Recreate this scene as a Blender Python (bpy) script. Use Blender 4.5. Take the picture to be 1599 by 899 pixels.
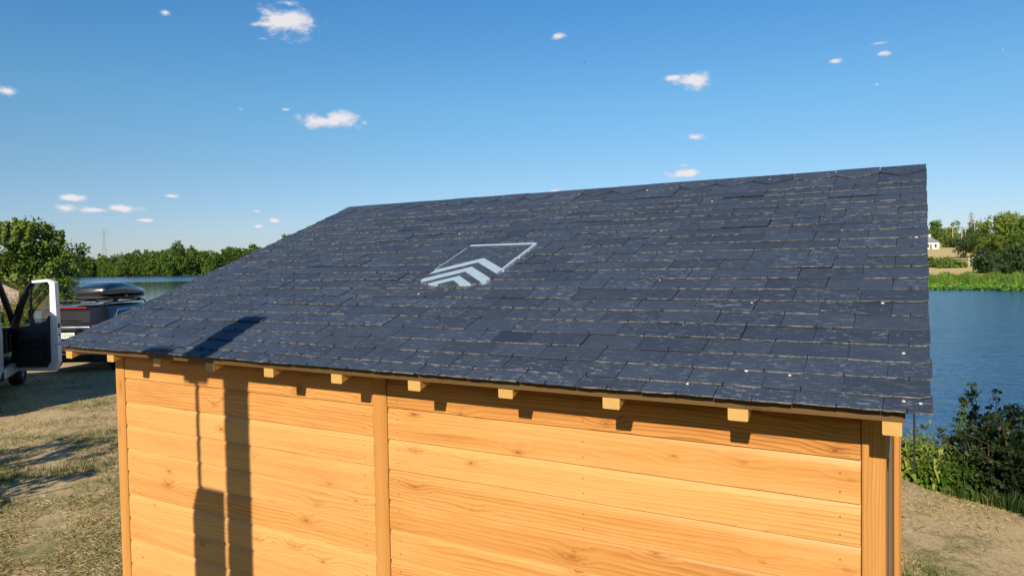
import bpy, bmesh, math, random
import numpy as np
from mathutils import Vector, Matrix, Euler
R = math.radians
random.seed(7)
rng = np.random.default_rng(11)
for o in list(bpy.data.objects): bpy.data.objects.remove(o)
scn = bpy.context.scene
COL = scn.collection

# ------------------------------------------------------------------ camera
CAM = np.array([4.0823, -2.3913, 2.1517])
YAW, PITCH, ROLL, FPX = -0.52542, -0.03309, -0.01694, 1098.83
_f = np.array([math.sin(YAW)*math.cos(PITCH), math.cos(YAW)*math.cos(PITCH), math.sin(PITCH)])
_r = np.array([math.cos(YAW), -math.sin(YAW), 0.0]); _u = np.cross(_r, _f)
cR = _r*math.cos(ROLL)+_u*math.sin(ROLL); cU = _u*math.cos(ROLL)-_r*math.sin(ROLL); cF = _f
cam = bpy.data.objects.new('camera', bpy.data.cameras.new('camera')); COL.objects.link(cam)
cam.matrix_world = Matrix(((cR[0], cU[0], -cF[0], CAM[0]), (cR[1], cU[1], -cF[1], CAM[1]), (cR[2], cU[2], -cF[2], CAM[2]), (0, 0, 0, 1)))
cam.data.sensor_width = 36; cam.data.lens = 36*FPX/1599
cam.data.clip_start = 0.05; cam.data.clip_end = 20000
scn.camera = cam
HF = np.array([math.sin(YAW), math.cos(YAW), 0]); HR = np.array([math.cos(YAW), -math.sin(YAW), 0])
def at(px, D, z=0.0):
    """world point at horizontal distance D along the view axis, in the direction of photo column px"""
    p = CAM + HF*D + HR*(D*(px-799.5)/FPX); return Vector((p[0], p[1], z))

# ------------------------------------------------------------------ sun, sky, exposure
LIGHT = Vector((-0.2, 1.0, -0.55)).normalized()
sun = bpy.data.objects.new('sun', bpy.data.lights.new('sun', 'SUN')); COL.objects.link(sun)
sun.data.energy = 5.0; sun.data.angle = R(0.53); sun.data.color = (1.0, 0.90, 0.74)
sun.rotation_euler = LIGHT.to_track_quat('-Z', 'Y').to_euler()
scn.view_settings.view_transform = 'Standard'; scn.view_settings.look = 'None'
scn.view_settings.exposure = 0.12; scn.view_settings.gamma = 1.0
world = bpy.data.worlds.new('World'); scn.world = world; world.use_nodes = True
wn, wl = world.node_tree.nodes, world.node_tree.links
wn.clear()
wout = wn.new('ShaderNodeOutputWorld'); wbg = wn.new('ShaderNodeBackground'); wl.new(wbg.outputs[0], wout.inputs[0])
wbg.inputs[1].default_value = 0.103
sky = wn.new('ShaderNodeTexSky'); sky.sky_type = 'NISHITA'; sky.sun_disc = False
sky.sun_elevation = math.asin(-LIGHT.z); sky.sun_rotation = math.atan2(-LIGHT.x, -LIGHT.y)
sky.altitude = 100; sky.air_density = 1.0; sky.dust_density = 0.4; sky.ozone_density = 2.0
hs = wn.new('ShaderNodeHueSaturation'); hs.inputs['Saturation'].default_value = 1.12; hs.inputs['Value'].default_value = 1.0
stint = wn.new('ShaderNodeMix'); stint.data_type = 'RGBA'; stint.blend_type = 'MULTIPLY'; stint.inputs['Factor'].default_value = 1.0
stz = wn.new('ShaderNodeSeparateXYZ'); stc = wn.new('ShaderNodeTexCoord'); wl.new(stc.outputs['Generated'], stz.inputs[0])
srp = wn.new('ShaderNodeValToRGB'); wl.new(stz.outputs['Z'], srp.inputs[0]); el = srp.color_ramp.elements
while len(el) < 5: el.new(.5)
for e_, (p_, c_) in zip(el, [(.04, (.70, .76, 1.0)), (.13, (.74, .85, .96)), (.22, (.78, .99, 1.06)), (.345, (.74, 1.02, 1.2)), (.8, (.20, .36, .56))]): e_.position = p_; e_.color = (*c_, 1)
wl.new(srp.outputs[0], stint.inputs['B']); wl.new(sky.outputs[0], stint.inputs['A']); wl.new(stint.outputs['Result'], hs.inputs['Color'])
# small fair-weather clouds, each a patch of sky directions (photo column, row, half width, half height, thinness)
CLOUDS = [(448, 36, 48, 25, 0), (415, 38, 26, 8, .2), (452, 6, 26, 8, .5), (508, 190, 54, 13, .02), (530, 183, 26, 11, 0), (570, 192, 11, 6, .5),
          (1086, 126, 32, 12, 0), (1050, 122, 18, 6, .25), (1088, 214, 15, 6, .1), (1073, 271, 34, 8, 0), (872, 57, 16, 6, .4),
          (1304, 96, 12, 5, .3), (1378, 84, 19, 5.5, .35), (111, 308, 21, 7, .05), (102, 325, 22, 8, .1), (150, 328, 32, 6, .25), (190, 325, 34, 6, .15),
          (264, 306, 17, 4.5, .3), (428, 344, 10, 4.5, .1), (404, 353, 11, 4, .3), (12, 142, 17, 8, .1), (225, 344, 20, 3.5, .45), (402, 330, 10, 3, .5),
          (868, 298, 14, 4, .4), (1066, 258, 16, 3.5, .6), (410, 60, 16, 5, .65), (448, 171, 10, 4, .55), (376, 170, 10, 4, .65), (1370, 68, 20, 4, .65), (258, 20, 10, 6, .6), (1370, 132, 8, 3, .6)]
tc = wn.new('ShaderNodeTexCoord')
last = None
for (px, py, hw, hh, thin) in CLOUDS:
    d = Vector(cF + cR*(px-799.5)/FPX - cU*(py-449.5)/FPX); k = d.length; d.normalize()
    rx = d.cross(Vector((0, 0, 1))).normalized(); ry = rx.cross(d)
    M = Matrix((rx, ry, -d)).transposed()
    mp = wn.new('ShaderNodeMapping'); mp.vector_type = 'TEXTURE'
    mp.inputs['Rotation'].default_value = M.to_euler()
    mp.inputs['Scale'].default_value = (hw/FPX/k, hh/FPX/k, 1e5)
    wl.new(tc.outputs['Generated'], mp.inputs['Vector'])
    ln = wn.new('ShaderNodeVectorMath'); ln.operation = 'LENGTH'; wl.new(mp.outputs[0], ln.inputs[0])
    ad = wn.new('ShaderNodeMath'); ad.operation = 'ADD'; ad.inputs[1].default_value = thin*.6; wl.new(ln.outputs['Value'], ad.inputs[0])
    if last is None: last = ad
    else:
        mn = wn.new('ShaderNodeMath'); mn.operation = 'MINIMUM'; wl.new(last.outputs[0], mn.inputs[0]); wl.new(ad.outputs[0], mn.inputs[1]); last = mn
cn = wn.new('ShaderNodeTexNoise'); cn.inputs['Scale'].default_value = 34; cn.inputs['Detail'].default_value = 8; cn.inputs['Roughness'].default_value = .62; cn.inputs['Distortion'].default_value = .3
cmap = wn.new('ShaderNodeMapping'); cmap.inputs['Scale'].default_value = (1, 1, 1.9); wl.new(tc.outputs['Generated'], cmap.inputs[0]); wl.new(cmap.outputs[0], cn.inputs['Vector'])
m1 = wn.new('ShaderNodeMath'); m1.operation = 'MULTIPLY_ADD'; m1.inputs[1].default_value = -2.6; m1.inputs[2].default_value = 1.3
wl.new(cn.outputs['Fac'], m1.inputs[0])
m2 = wn.new('ShaderNodeMath'); m2.operation = 'ADD'; wl.new(last.outputs[0], m2.inputs[0]); wl.new(m1.outputs[0], m2.inputs[1])
mr = wn.new('ShaderNodeMapRange'); mr.interpolation_type = 'SMOOTHSTEP'
mr.inputs['From Min'].default_value = 1.15; mr.inputs['From Max'].default_value = 0.25; mr.inputs['To Min'].default_value = 0; mr.inputs['To Max'].default_value = .93
wl.new(m2.outputs[0], mr.inputs['Value'])
ccol = wn.new('ShaderNodeMix'); ccol.data_type = 'RGBA'
ccol.inputs['A'].default_value = (5.4, 5.7, 6.5, 1); ccol.inputs['B'].default_value = (7.9, 7.5, 7.7, 1)
wl.new(mr.outputs[0], ccol.inputs['Factor'])
cmix = wn.new('ShaderNodeMix'); cmix.data_type = 'RGBA'
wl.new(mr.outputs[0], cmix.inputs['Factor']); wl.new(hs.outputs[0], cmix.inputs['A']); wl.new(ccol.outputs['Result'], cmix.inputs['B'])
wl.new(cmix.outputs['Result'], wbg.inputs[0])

# ------------------------------------------------------------------ helpers
def mesh_obj(name, verts, faces, mats=None, parent=None, uv=None, rnd=None, midx=None, smooth=False):
    """one mesh object; uv / rnd are per-face lists of per-corner (u, v)"""
    me = bpy.data.meshes.new(name)
    if isinstance(verts, np.ndarray): verts = verts.tolist()
    if isinstance(faces, np.ndarray): faces = faces.tolist()
    me.from_pydata(verts, [], faces)
    for m in (mats if isinstance(mats, (list, tuple)) else [mats]):
        if m: me.materials.append(m)
    for nm, arr in (('UVMap', uv), ('rnd', rnd)):
        if arr is not None:
            l = me.uv_layers.new(name=nm); l.data.foreach_set('uv', np.asarray(arr, dtype=np.float32).ravel())
    if midx is not None: me.polygons.foreach_set('material_index', np.asarray(midx, dtype=np.int32))
    if smooth: me.polygons.foreach_set('use_smooth', np.ones(len(me.polygons), dtype=bool))
    me.update()
    o = bpy.data.objects.new(name, me); COL.objects.link(o)
    if parent: o.parent = parent
    return o
def tag(o, label=None, cat=None, group=None, kind=None):
    if label: o['label'] = label
    if cat: o['category'] = cat
    if group: o['group'] = group
    if kind: o['kind'] = kind
    return o
def empty(name, loc=(0, 0, 0), rz=0.0, label=None, cat=None, group=None):
    o = bpy.data.objects.new(name, None); COL.objects.link(o); o.location = loc; o.rotation_euler = (0, 0, rz); o.empty_display_size = .2
    return tag(o, label, cat, group)
def copy_tree(root, loc, rz=0.0, sc=1.0, label=None):
    r = root.copy(); COL.objects.link(r); r.location = loc; r.rotation_euler = (0, 0, rz)
    r.scale = (sc, sc, sc) if not hasattr(sc, '__len__') else sc
    if label: r['label'] = label
    for ch in root.children:
        c = ch.copy(); COL.objects.link(c); c.parent = r
        for g in ch.children:
            d = g.copy(); COL.objects.link(d); d.parent = c
    return r
class MB:
    """collects boxes, tubes, lofts and polygons; build() links them as one mesh object"""
    def __init__(s): s.v = []; s.f = []; s.m = []
    def quad(s, a, b, c, d, mi=0):
        n = len(s.v); s.v += [tuple(a), tuple(b), tuple(c), tuple(d)]; s.f.append((n, n+1, n+2, n+3)); s.m.append(mi)
    def poly(s, pts, mi=0):
        n = len(s.v); s.v += [tuple(p) for p in pts]; s.f.append(tuple(range(n, n+len(pts)))); s.m.append(mi)
    def box(s, lo, hi, M=None, mi=0, bev=0.0):
        bm = bmesh.new(); bmesh.ops.create_cube(bm, size=1)
        for v in bm.verts: v.co = Vector([lo[i]+(v.co[i]+.5)*(hi[i]-lo[i]) for i in range(3)])
        if bev: bmesh.ops.bevel(bm, geom=bm.edges[:], offset=bev, segments=2, affect='EDGES', profile=.6)
        s.bm(bm, M, mi)
    def bm(s, bm, M=None, mi=0):
        n = len(s.v); bm.verts.ensure_lookup_table()
        for v in bm.verts: s.v.append(tuple(M @ v.co if M else v.co))
        for f in bm.faces: s.f.append(tuple(n+v.index for v in f.verts)); s.m.append(mi)
        bm.free()
    def prism(s, pts, off, mi=0):
        """closed polygon pts extruded by vector off"""
        n = len(s.v); k = len(pts); o = Vector(off)
        s.v += [tuple(Vector(p)) for p in pts] + [tuple(Vector(p)+o) for p in pts]
        s.f += [tuple(range(n, n+k)), tuple(range(n+2*k-1, n+k-1, -1))]; s.m += [mi, mi]
        for i in range(k):
            j = (i+1) % k; s.f.append((n+i, n+k+i, n+k+j, n+j)); s.m.append(mi)
    def tube(s, pts, rad, seg=6, mi=0, cap=True):
        pts = [Vector(p) for p in pts]; rad = rad if hasattr(rad, '__len__') else [rad]*len(pts); n0 = len(s.v)
        for i, p in enumerate(pts):
            t = (pts[min(i+1, len(pts)-1)]-pts[max(i-1, 0)]).normalized()
            a = t.orthogonal().normalized() if i == 0 else (pa - t*pa.dot(t)).normalized()
            pa = a; b = t.cross(a)
            for k in range(seg):
                w = 2*math.pi*k/seg; s.v.append(tuple(p+(a*math.cos(w)+b*math.sin(w))*rad[i]))
        for i in range(len(pts)-1):
            for k in range(seg):
                q = (k+1) % seg; s.f.append((n0+i*seg+k, n0+i*seg+q, n0+(i+1)*seg+q, n0+(i+1)*seg+k)); s.m.append(mi)
        if cap:
            s.f.append(tuple(n0+k for k in range(seg))[::-1]); s.m.append(mi)
            e = n0+(len(pts)-1)*seg; s.f.append(tuple(e+k for k in range(seg))); s.m.append(mi)
    def loft(s, rings, mi=0, capb=True, capt=True):
        n0 = len(s.v); k = len(rings[0])
        for r_ in rings: s.v += [tuple(p) for p in r_]
        for i in range(len(rings)-1):
            for a in range(k):
                b = (a+1) % k; s.f.append((n0+i*k+a, n0+i*k+b, n0+(i+1)*k+b, n0+(i+1)*k+a)); s.m.append(mi)
        if capb: s.f.append(tuple(range(n0+k-1, n0-1, -1))); s.m.append(mi)
        if capt: s.f.append(tuple(range(n0+(len(rings)-1)*k, n0+len(rings)*k))); s.m.append(mi)
    def build(s, name, mats, parent=None, smooth=False):
        o = mesh_obj(name, s.v, s.f, mats, parent, midx=s.m, smooth=False)
        if smooth:
            o.data.polygons.foreach_set('use_smooth', np.ones(len(o.data.polygons), dtype=bool))
            o.data.set_sharp_from_angle(angle=R(38))
        return o
def ring(z, y0, y1, hw, rad, n=5, x0=0.0):
    """rounded rectangle at height z"""
    pts = []; rad = min(rad, hw*.98, (y1-y0)*.49)
    for cx, cy, a0 in ((hw-rad, y1-rad, 0), (-hw+rad, y1-rad, 90), (-hw+rad, y0+rad, 180), (hw-rad, y0+rad, 270)):
        for i in range(n+1):
            a = R(a0+90*i/n); pts.append((x0+cx+rad*math.cos(a), cy+rad*math.sin(a), z))
    return pts

# ------------------------------------------------------------------ materials
class NT:
    def __init__(s, name):
        s.mat = bpy.data.materials.new(name); s.mat.use_nodes = True; s.n = s.mat.node_tree.nodes; s.l = s.mat.node_tree.links
        s.n.clear(); s.out = s.n.new('ShaderNodeOutputMaterial')
    def new(s, t, **kw):
        nd = s.n.new(t)
        for k, v in kw.items(): setattr(nd, k, v)
        return nd
    def set(s, sock, v):
        if hasattr(v, 'is_output') or isinstance(v, bpy.types.NodeSocket): s.l.new(v, sock)
        else: sock.default_value = v
    def math(s, op, a, b=None, c=None, clamp=False):
        nd = s.new('ShaderNodeMath', operation=op, use_clamp=clamp)
        for i, v in enumerate((a, b, c)):
            if v is not None: s.set(nd.inputs[i], v)
        return nd.outputs[0]
    def noise(s, vec, scale, detail=4, rough=.55, dist=0.0):
        nd = s.new('ShaderNodeTexNoise'); s.l.new(vec, nd.inputs['Vector'])
        for k, v in (('Scale', scale), ('Detail', detail), ('Roughness', rough), ('Distortion', dist)): nd.inputs[k].default_value = v
        return nd.outputs['Fac']
    def ramp(s, fac, stops):
        nd = s.new('ShaderNodeValToRGB'); s.l.new(fac, nd.inputs[0]); e = nd.color_ramp.elements
        while len(e) < len(stops): e.new(.5)
        for i, (p, c) in enumerate(stops):
            e[i].position = p; e[i].color = (*c, 1) if hasattr(c, '__len__') else (c, c, c, 1)
        return nd.outputs[0]
    def mix(s, f, a, b, bt='MIX'):
        nd = s.new('ShaderNodeMix', data_type='RGBA', blend_type=bt); s.set(nd.inputs['Factor'], f)
        for k, v in (('A', a), ('B', b)):
            s.set(nd.inputs[k], (*v, 1) if isinstance(v, tuple) and len(v) == 3 else v)
        return nd.outputs['Result']
    def mapping(s, vec, scale=(1, 1, 1), loc=(0, 0, 0), rot=(0, 0, 0)):
        nd = s.new('ShaderNodeMapping'); s.l.new(vec, nd.inputs[0])
        nd.inputs['Scale'].default_value = scale; nd.inputs['Location'].default_value = loc; nd.inputs['Rotation'].default_value = rot
        return nd.outputs[0]
    def bump(s, h, strength, dist):
        nd = s.new('ShaderNodeBump'); s.l.new(h, nd.inputs['Height']); nd.inputs['Strength'].default_value = strength; nd.inputs['Distance'].default_value = dist
        return nd.outputs[0]
    def bsdf(s, color, rough=.5, metal=0.0, spec=.5, normal=None, coat=0.0, trans=0.0):
        b = s.new('ShaderNodeBsdfPrincipled')
        s.set(b.inputs['Base Color'], (*color, 1) if isinstance(color, tuple) and len(color) == 3 else color)
        s.set(b.inputs['Roughness'], rough); b.inputs['Metallic'].default_value = metal
        b.inputs['Specular IOR Level'].default_value = spec; b.inputs['Coat Weight'].default_value = coat
        b.inputs['Transmission Weight'].default_value = trans
        if normal: s.l.new(normal, b.inputs['Normal'])
        s.l.new(b.outputs[0], s.out.inputs[0]); return b
    def uv(s, name='UVMap'):
        nd = s.new('ShaderNodeUVMap', uv_map=name); return nd.outputs[0]
    def xyz(s, v):
        nd = s.new('ShaderNodeSeparateXYZ'); s.l.new(v, nd.inputs[0]); return nd.outputs
    def obj(s): return s.new('ShaderNodeTexCoord').outputs['Object']
    def pos(s): return s.new('ShaderNodeNewGeometry').outputs['Position']

def plain(name, col, rough=.5, metal=0.0, spec=.5, var=.12, scale=6.0, coat=0.0):
    t = NT(name); o = t.obj(); n = t.noise(o, scale, 5)
    c = t.mix(n, tuple(x*(1-var) for x in col), tuple(min(x*(1+var), 1) for x in col))
    r = t.math('MULTIPLY_ADD', n, .2, rough-.1)
    t.bsdf(c, r, metal, spec, coat=coat); return t.mat

def wood_mat(name, light, mid, dark, ringscale=1.0, knots=.62, rough=.42):
    """planks: UVMap in metres (u along the grain), each plank shifted by its own offset; rnd carries the plank's tone"""
    t = NT(name); uv = t.uv(); rn = t.xyz(t.uv('rnd'))
    # knots: sparse cells along the plank
    kv = t.mapping(uv, (3.6, 9.0, 1))
    vor = t.new('ShaderNodeTexVoronoi', voronoi_dimensions='2D'); t.l.new(kv, vor.inputs['Vector']); vor.inputs['Scale'].default_value = 1.0; vor.inputs['Randomness'].default_value = 1
    cc = t.xyz(vor.outputs['Color'])
    gate = t.math('GREATER_THAN', cc[0], knots)
    wob = t.noise(uv, 22, 4, .65)
    kd = t.math('ADD', vor.outputs['Distance'], t.math('MULTIPLY_ADD', wob, .16, -.08))
    size = t.math('MULTIPLY_ADD', t.math('POWER', cc[1], 2.0), .085, .022)
    infl = t.math('MULTIPLY', t.math('MAXIMUM', t.math('MULTIPLY_ADD', kd, -2.4, 1.0), 0.0), t.math('MULTIPLY', gate, t.math('MULTIPLY_ADD', cc[1], .7, .3)))
    core = t.new('ShaderNodeMapRange', interpolation_type='SMOOTHSTEP'); t.l.new(kd, core.inputs['Value'])
    t.l.new(size, core.inputs['From Min']); t.l.new(t.math('MULTIPLY', size, .45), core.inputs['From Max'])
    corem = t.math('MULTIPLY', core.outputs[0], gate)
    rim = t.math('MULTIPLY', t.math('MAXIMUM', t.math('SUBTRACT', 1.0, t.math('ABSOLUTE', t.math('DIVIDE', t.math('SUBTRACT', kd, t.math('MULTIPLY', size, 1.5)), .035))), 0.0), gate)
    # growth rings: slow bands along the plank, bent round the knots
    warp = t.noise(t.mapping(uv, (.75, 7.0, 1)), 1.0, 4, .55)
    warp2 = t.noise(t.mapping(uv, (.22, 3.0, 1), (3, 7, 0)), 1.0, 2, .5)
    v = t.xyz(uv)[1]
    ph = t.math('ADD', t.math('MULTIPLY', v, 62*ringscale), t.math('ADD', t.math('MULTIPLY', warp, 5.5), t.math('MULTIPLY', warp2, 9.0)))
    ph = t.math('ADD', ph, t.math('MULTIPLY', infl, 2.2))
    band = t.math('FRACT', ph)
    band = t.math('POWER', band, 2.2)
    fine = t.noise(t.mapping(uv, (3.0, 260.0, 1)), 1.0, 3, .6)
    fine2 = t.noise(t.mapping(uv, (7.0, 90.0, 1)), 1.0, 4, .6)
    blotch = t.noise(t.mapping(uv, (1.6, 4.0, 1)), 1.0, 4, .6)
    streak = t.noise(t.mapping(uv, (.7, 26.0, 1), (11, 5, 0)), 1.0, 4, .6)
    cath = t.ramp(t.noise(t.mapping(uv, (.35, .8, 1), (5, 2, 0)), 1.0, 1), [(.40, 0.0), (.60, 1.0)])
    g = t.math('ADD', t.math('MULTIPLY', t.math('MULTIPLY', band, t.math('MULTIPLY_ADD', cath, .8, .2)), .46), t.math('MULTIPLY', fine, .30))
    g = t.math('ADD', g, t.math('MULTIPLY', fine2, .26))
    g = t.math('ADD', g, t.math('MULTIPLY', streak, .72))
    g = t.math('ADD', g, t.math('MULTIPLY', blotch, .30))
    g = t.math('ADD', g, t.math('MULTIPLY_ADD', rn[0], 1.25, -1.26))
    g = t.math('ADD', g, t.math('MULTIPLY', t.math('POWER', infl, 2.0), .30))
    c = t.ramp(g, [(.02, light), (.42, mid), (.95, dark)])
    c = t.mix(t.math('MULTIPLY', rim, t.math('MULTIPLY', wob, .55)), c, tuple(x*.9 for x in dark))
    c = t.mix(t.math('MULTIPLY', corem, t.math('MULTIPLY_ADD', cc[2], .5, .15)), c, tuple(x*.45 for x in dark))
    hgt = t.math('ADD', t.math('MULTIPLY', fine, .5), t.math('MULTIPLY', band, .4))
    t.bsdf(c, t.math('MULTIPLY_ADD', fine2, .25, rough-.1), 0, .35, t.bump(hgt, .16, .002)); return t.mat

M = {}
M['cladding'] = wood_mat('honey_larch', (.735, .385, .130), (.575, .255, .064), (.29, .092, .018))
M['post_wood'] = wood_mat('larch_post', (.62, .30, .085), (.50, .22, .05), (.31, .112, .021), 1.3, .85)
M['rafter_wood'] = wood_mat('rafter_pine', (.60, .36, .115), (.50, .27, .075), (.36, .17, .04), 1.2, .9)
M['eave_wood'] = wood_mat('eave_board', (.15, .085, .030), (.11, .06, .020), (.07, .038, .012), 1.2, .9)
M['grey_wood'] = wood_mat('weathered_board', (.46, .28, .15), (.36, .21, .105), (.22, .125, .06), 1.1, .9, .7)

def slate_mat():
    t = NT('slate'); uv = t.uv(); rn = t.xyz(t.uv('rnd'))
    n1 = t.noise(uv, 9, 5, .6); n2 = t.noise(t.mapping(uv, (18, 50, 1)), 1.0, 5, .65); n3 = t.noise(uv, 160, 3, .6)
    base = t.mix(n1, (.022, .033, .056), (.046, .064, .102))
    base = t.mix(t.math('MULTIPLY_ADD', rn[0], .40, .0, clamp=True), base, (.022, .030, .050))
    base = t.mix(t.math('MULTIPLY', n3, .35), base, (.056, .076, .116))
    base = t.mix(1.0, base, t.ramp(rn[0], [(0, (1.16, 1.16, 1.15)), (.45, (1.0, 1.0, 1.0)), (.62, (.86, .87, .90)), (1, (.66, .70, .80))]), 'MULTIPLY')
    base = t.mix(t.ramp(t.noise(uv, 5.5, 4, .65), [(.58, 0.0), (.74, .25)]), base, (.095, .095, .092))
    # scuffs and lime streaks: short pale marks
    sc = t.noise(t.mapping(uv, (22, 75, 1), rot=(0, 0, .18)), 1.0, 6, .7, .6)
    sm = t.new('ShaderNodeMapRange', interpolation_type='SMOOTHSTEP'); t.l.new(sc, sm.inputs['Value']); sm.inputs['From Min'].default_value = .535; sm.inputs['From Max'].default_value = .66
    big = t.noise(uv, 4.2, 3, .6)
    bm_ = t.new('ShaderNodeMapRange'); t.l.new(big, bm_.inputs['Value']); bm_.inputs['From Min'].default_value = .34; bm_.inputs['From Max'].default_value = .56
    f = t.math('MULTIPLY', t.math('MULTIPLY', sm.outputs[0], bm_.outputs[0]), rn[1])
    c = t.mix(t.math('MULTIPLY', f, .7), base, (.36, .41, .48))
    spk = t.noise(uv, 95, 2, .5)
    s2 = t.new('ShaderNodeMapRange'); t.l.new(spk, s2.inputs['Value']); s2.inputs['From Min'].default_value = .66; s2.inputs['From Max'].default_value = .74
    c = t.mix(t.math('MULTIPLY', t.math('MULTIPLY', s2.outputs[0], rn[1]), .7), c, (.40, .42, .45))
    haze = t.noise(uv, 2.2, 4, .6)
    c = t.mix(t.math('MULTIPLY', haze, .10), c, (.22, .24, .27))
    t.bsdf(c, t.math('MULTIPLY_ADD', n2, .3, .36), 0, .45, t.bump(t.math('ADD', n2, n3), .25, .003)); return t.mat
M['slate'] = slate_mat()
t = NT('slate_edge'); n = t.noise(t.pos(), 32, 6, .7)
t.bsdf(t.mix(t.ramp(n, [(.42, .0), (.60, 1.0)]), (.045, .05, .06), (.235, .22, .19)), .8); M['slate_edge'] = t.mat
M['zinc'] = plain('zinc_sheet', (.50, .64, .74), .42, .25, .5, .14, 25)
M['hook'] = plain('blackened_hook', (.02, .02, .022), .5, .6)
M['limewhite'] = plain('bird_lime', (.72, .68, .64), .8)
M['nail'] = plain('nail_head', (.22, .17, .12), .45, .6)
M['van_white'] = plain('white_van_paint', (.80, .80, .78), .28, 0, .5, .03, 3, .3)
M['black_plastic'] = plain('black_plastic', (.014, .014, .016), .5)
M['rubber'] = plain('tyre_rubber', (.018, .018, .018), .75)
M['rim'] = plain('steel_rim', (.33, .33, .34), .35, .8)
M['car_black'] = plain('black_car_paint', (.018, .018, .022), .16, 0, .6, .1, 3, .7)
M['box_black'] = plain('gloss_black_shell', (.020, .021, .026), .20, 0, .6, .1, 3, .6)
M['chrome'] = plain('silver_trim', (.62, .62, .63), .24, .85, .5, .05)
M['red_lens'] = plain('red_lens', (.55, .03, .025), .18, 0, .6, .1)
M['plate_white'] = plain('number_plate', (.80, .78, .66), .4)
M['plate_ink'] = plain('plate_ink', (.34, .32, .25), .5)
M['glint_silver'] = plain('sun_glint_silver', (.34, .34, .35), .22, .9, .5, .05)  # colour of the sun glint on the tailgate, not a real trim
M['seat_cloth'] = plain('grey_seat_cloth', (.12, .12, .13), .9)
M['render_wall'] = plain('pale_render', (.74, .68, .60), .85)
M['beige_wall'] = plain('beige_render', (.58, .46, .36), .85)
M['grey_roof'] = plain('grey_slate_roof', (.22, .24, .28), .7)
M['dark_trim'] = plain('dark_trim', (.03, .028, .026), .7)
M['pale_post'] = plain('pale_concrete', (.44, .43, .41), .8)
M['galv'] = plain('galvanised_steel', (.40, .44, .48), .5, .5)
M['steel_dark'] = plain('dark_steel', (.05, .055, .065), .45, .7)
M['timber_grey'] = plain('old_timber', (.22, .16, .11), .85)
M['feather_dark'] = plain('dark_feathers', (.02, .02, .025), .8)
M['feather_white'] = plain('white_feathers', (.8, .8, .8), .8)
M['window_dark'] = plain('dark_window', (.05, .055, .06), .15)
t = NT('car_glass'); t.bsdf(t.mix(t.noise(t.obj(), 2, 2), (.030, .028, .026), (.05, .046, .042)), .08, 0, .6); M['car_glass'] = t.mat
t = NT('clear_glass'); b = t.new('ShaderNodeBsdfTransparent'); b.inputs[0].default_value = (.90, .95, .93, 1)
g = t.new('ShaderNodeBsdfGlossy'); g.inputs['Roughness'].default_value = .02; fr = t.new('ShaderNodeFresnel'); fr.inputs[0].default_value = 1.45
mx = t.new('ShaderNodeMixShader'); t.l.new(t.math('MULTIPLY', fr.outputs[0], .3), mx.inputs[0]); t.l.new(b.outputs[0], mx.inputs[1]); t.l.new(g.outputs[0], mx.inputs[2]); t.l.new(mx.outputs[0], t.out.inputs[0]); M['clear_glass'] = t.mat
t = NT('mirror_glass'); t.bsdf(t.mix(t.noise(t.obj(), 3, 2), (.5, .55, .6), (.6, .65, .7)), .05, 1.0); M['mirror'] = t.mat

def leaf_mat(name, stops, trans=.35, tw=.05, spec=True):
    """leaves: rnd.x picks the tone, object random shifts it"""
    t = NT(name); rn = t.xyz(t.uv('rnd'))
    oi = t.new('ShaderNodeObjectInfo')
    f = t.math('ADD', rn[0], t.math('MULTIPLY_ADD', oi.outputs['Random'], .36, -.18), clamp=True)
    c = t.ramp(f, stops)
    d = t.new('ShaderNodeBsdfPrincipled'); t.l.new(c, d.inputs['Base Color']); d.inputs['Roughness'].default_value = .5; d.inputs['Specular IOR Level'].default_value = .3
    tr = t.new('ShaderNodeBsdfTranslucent'); t.l.new(t.mix(.5, c, (.16, .20, .02)), tr.inputs[0])
    mx = t.new('ShaderNodeMixShader'); mx.inputs[0].default_value = trans
    t.l.new(d.outputs[0], mx.inputs[1]); t.l.new(tr.outputs[0], mx.inputs[2]); t.l.new(mx.outputs[0], t.out.inputs[0]); return t.mat
M['leaf_tree'] = leaf_mat('tree_leaves', [(0, (.028, .060, .012)), (.35, (.080, .155, .022)), (.7, (.145, .225, .032)), (1, (.23, .28, .042))])
M['leaf_bush'] = leaf_mat('bush_leaves', [(0, (.028, .058, .011)), (.4, (.095, .165, .022)), (.75, (.18, .25, .036)), (1, (.27, .31, .055))])
M['leaf_dark'] = leaf_mat('dark_leaves', [(0, (.014, .028, .010)), (.5, (.038, .070, .018)), (1, (.085, .13, .028))], .25)
M['leaf_weed'] = leaf_mat('weed_leaves', [(0, (.030, .065, .014)), (.45, (.12, .22, .026)), (.8, (.27, .40, .05)), (1, (.44, .46, .10))], .4)
M['leaf_hazed'] = leaf_mat('hazed_leaves', [(0, (.036, .062, .040)), (.5, (.065, .105, .055)), (1, (.10, .145, .065))], .2)  # bluish cast of distance haze put into the leaf colour
M['reed'] = leaf_mat('reeds', [(0, (.08, .16, .02)), (.5, (.18, .30, .035)), (1, (.36, .42, .09))], .35)
M['pads'] = leaf_mat('water_weed', [(0, (.09, .20, .02)), (.5, (.17, .34, .03)), (1, (.26, .40, .05))], .2)
M['blade'] = leaf_mat('grass_blades', [(0, (.035, .070, .014)), (.22, (.12, .18, .04)), (.36, (.30, .26, .09)), (.6, (.55, .43, .21)), (1, (.80, .66, .38))], .3)
M['yellow'] = leaf_mat('yellow_flowers', [(0, (.10, .16, .02)), (.4, (.26, .26, .03)), (.7, (.50, .38, .04)), (1, (.60, .36, .05))], .3)
t = NT('bark'); n = t.noise(t.mapping(t.obj(), (9, 9, 2)), 1.5, 5, .65); t.bsdf(t.mix(n, (.05, .038, .028), (.19, .15, .11)), .9, normal=t.bump(n, .6, .02)); M['bark'] = t.mat
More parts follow.
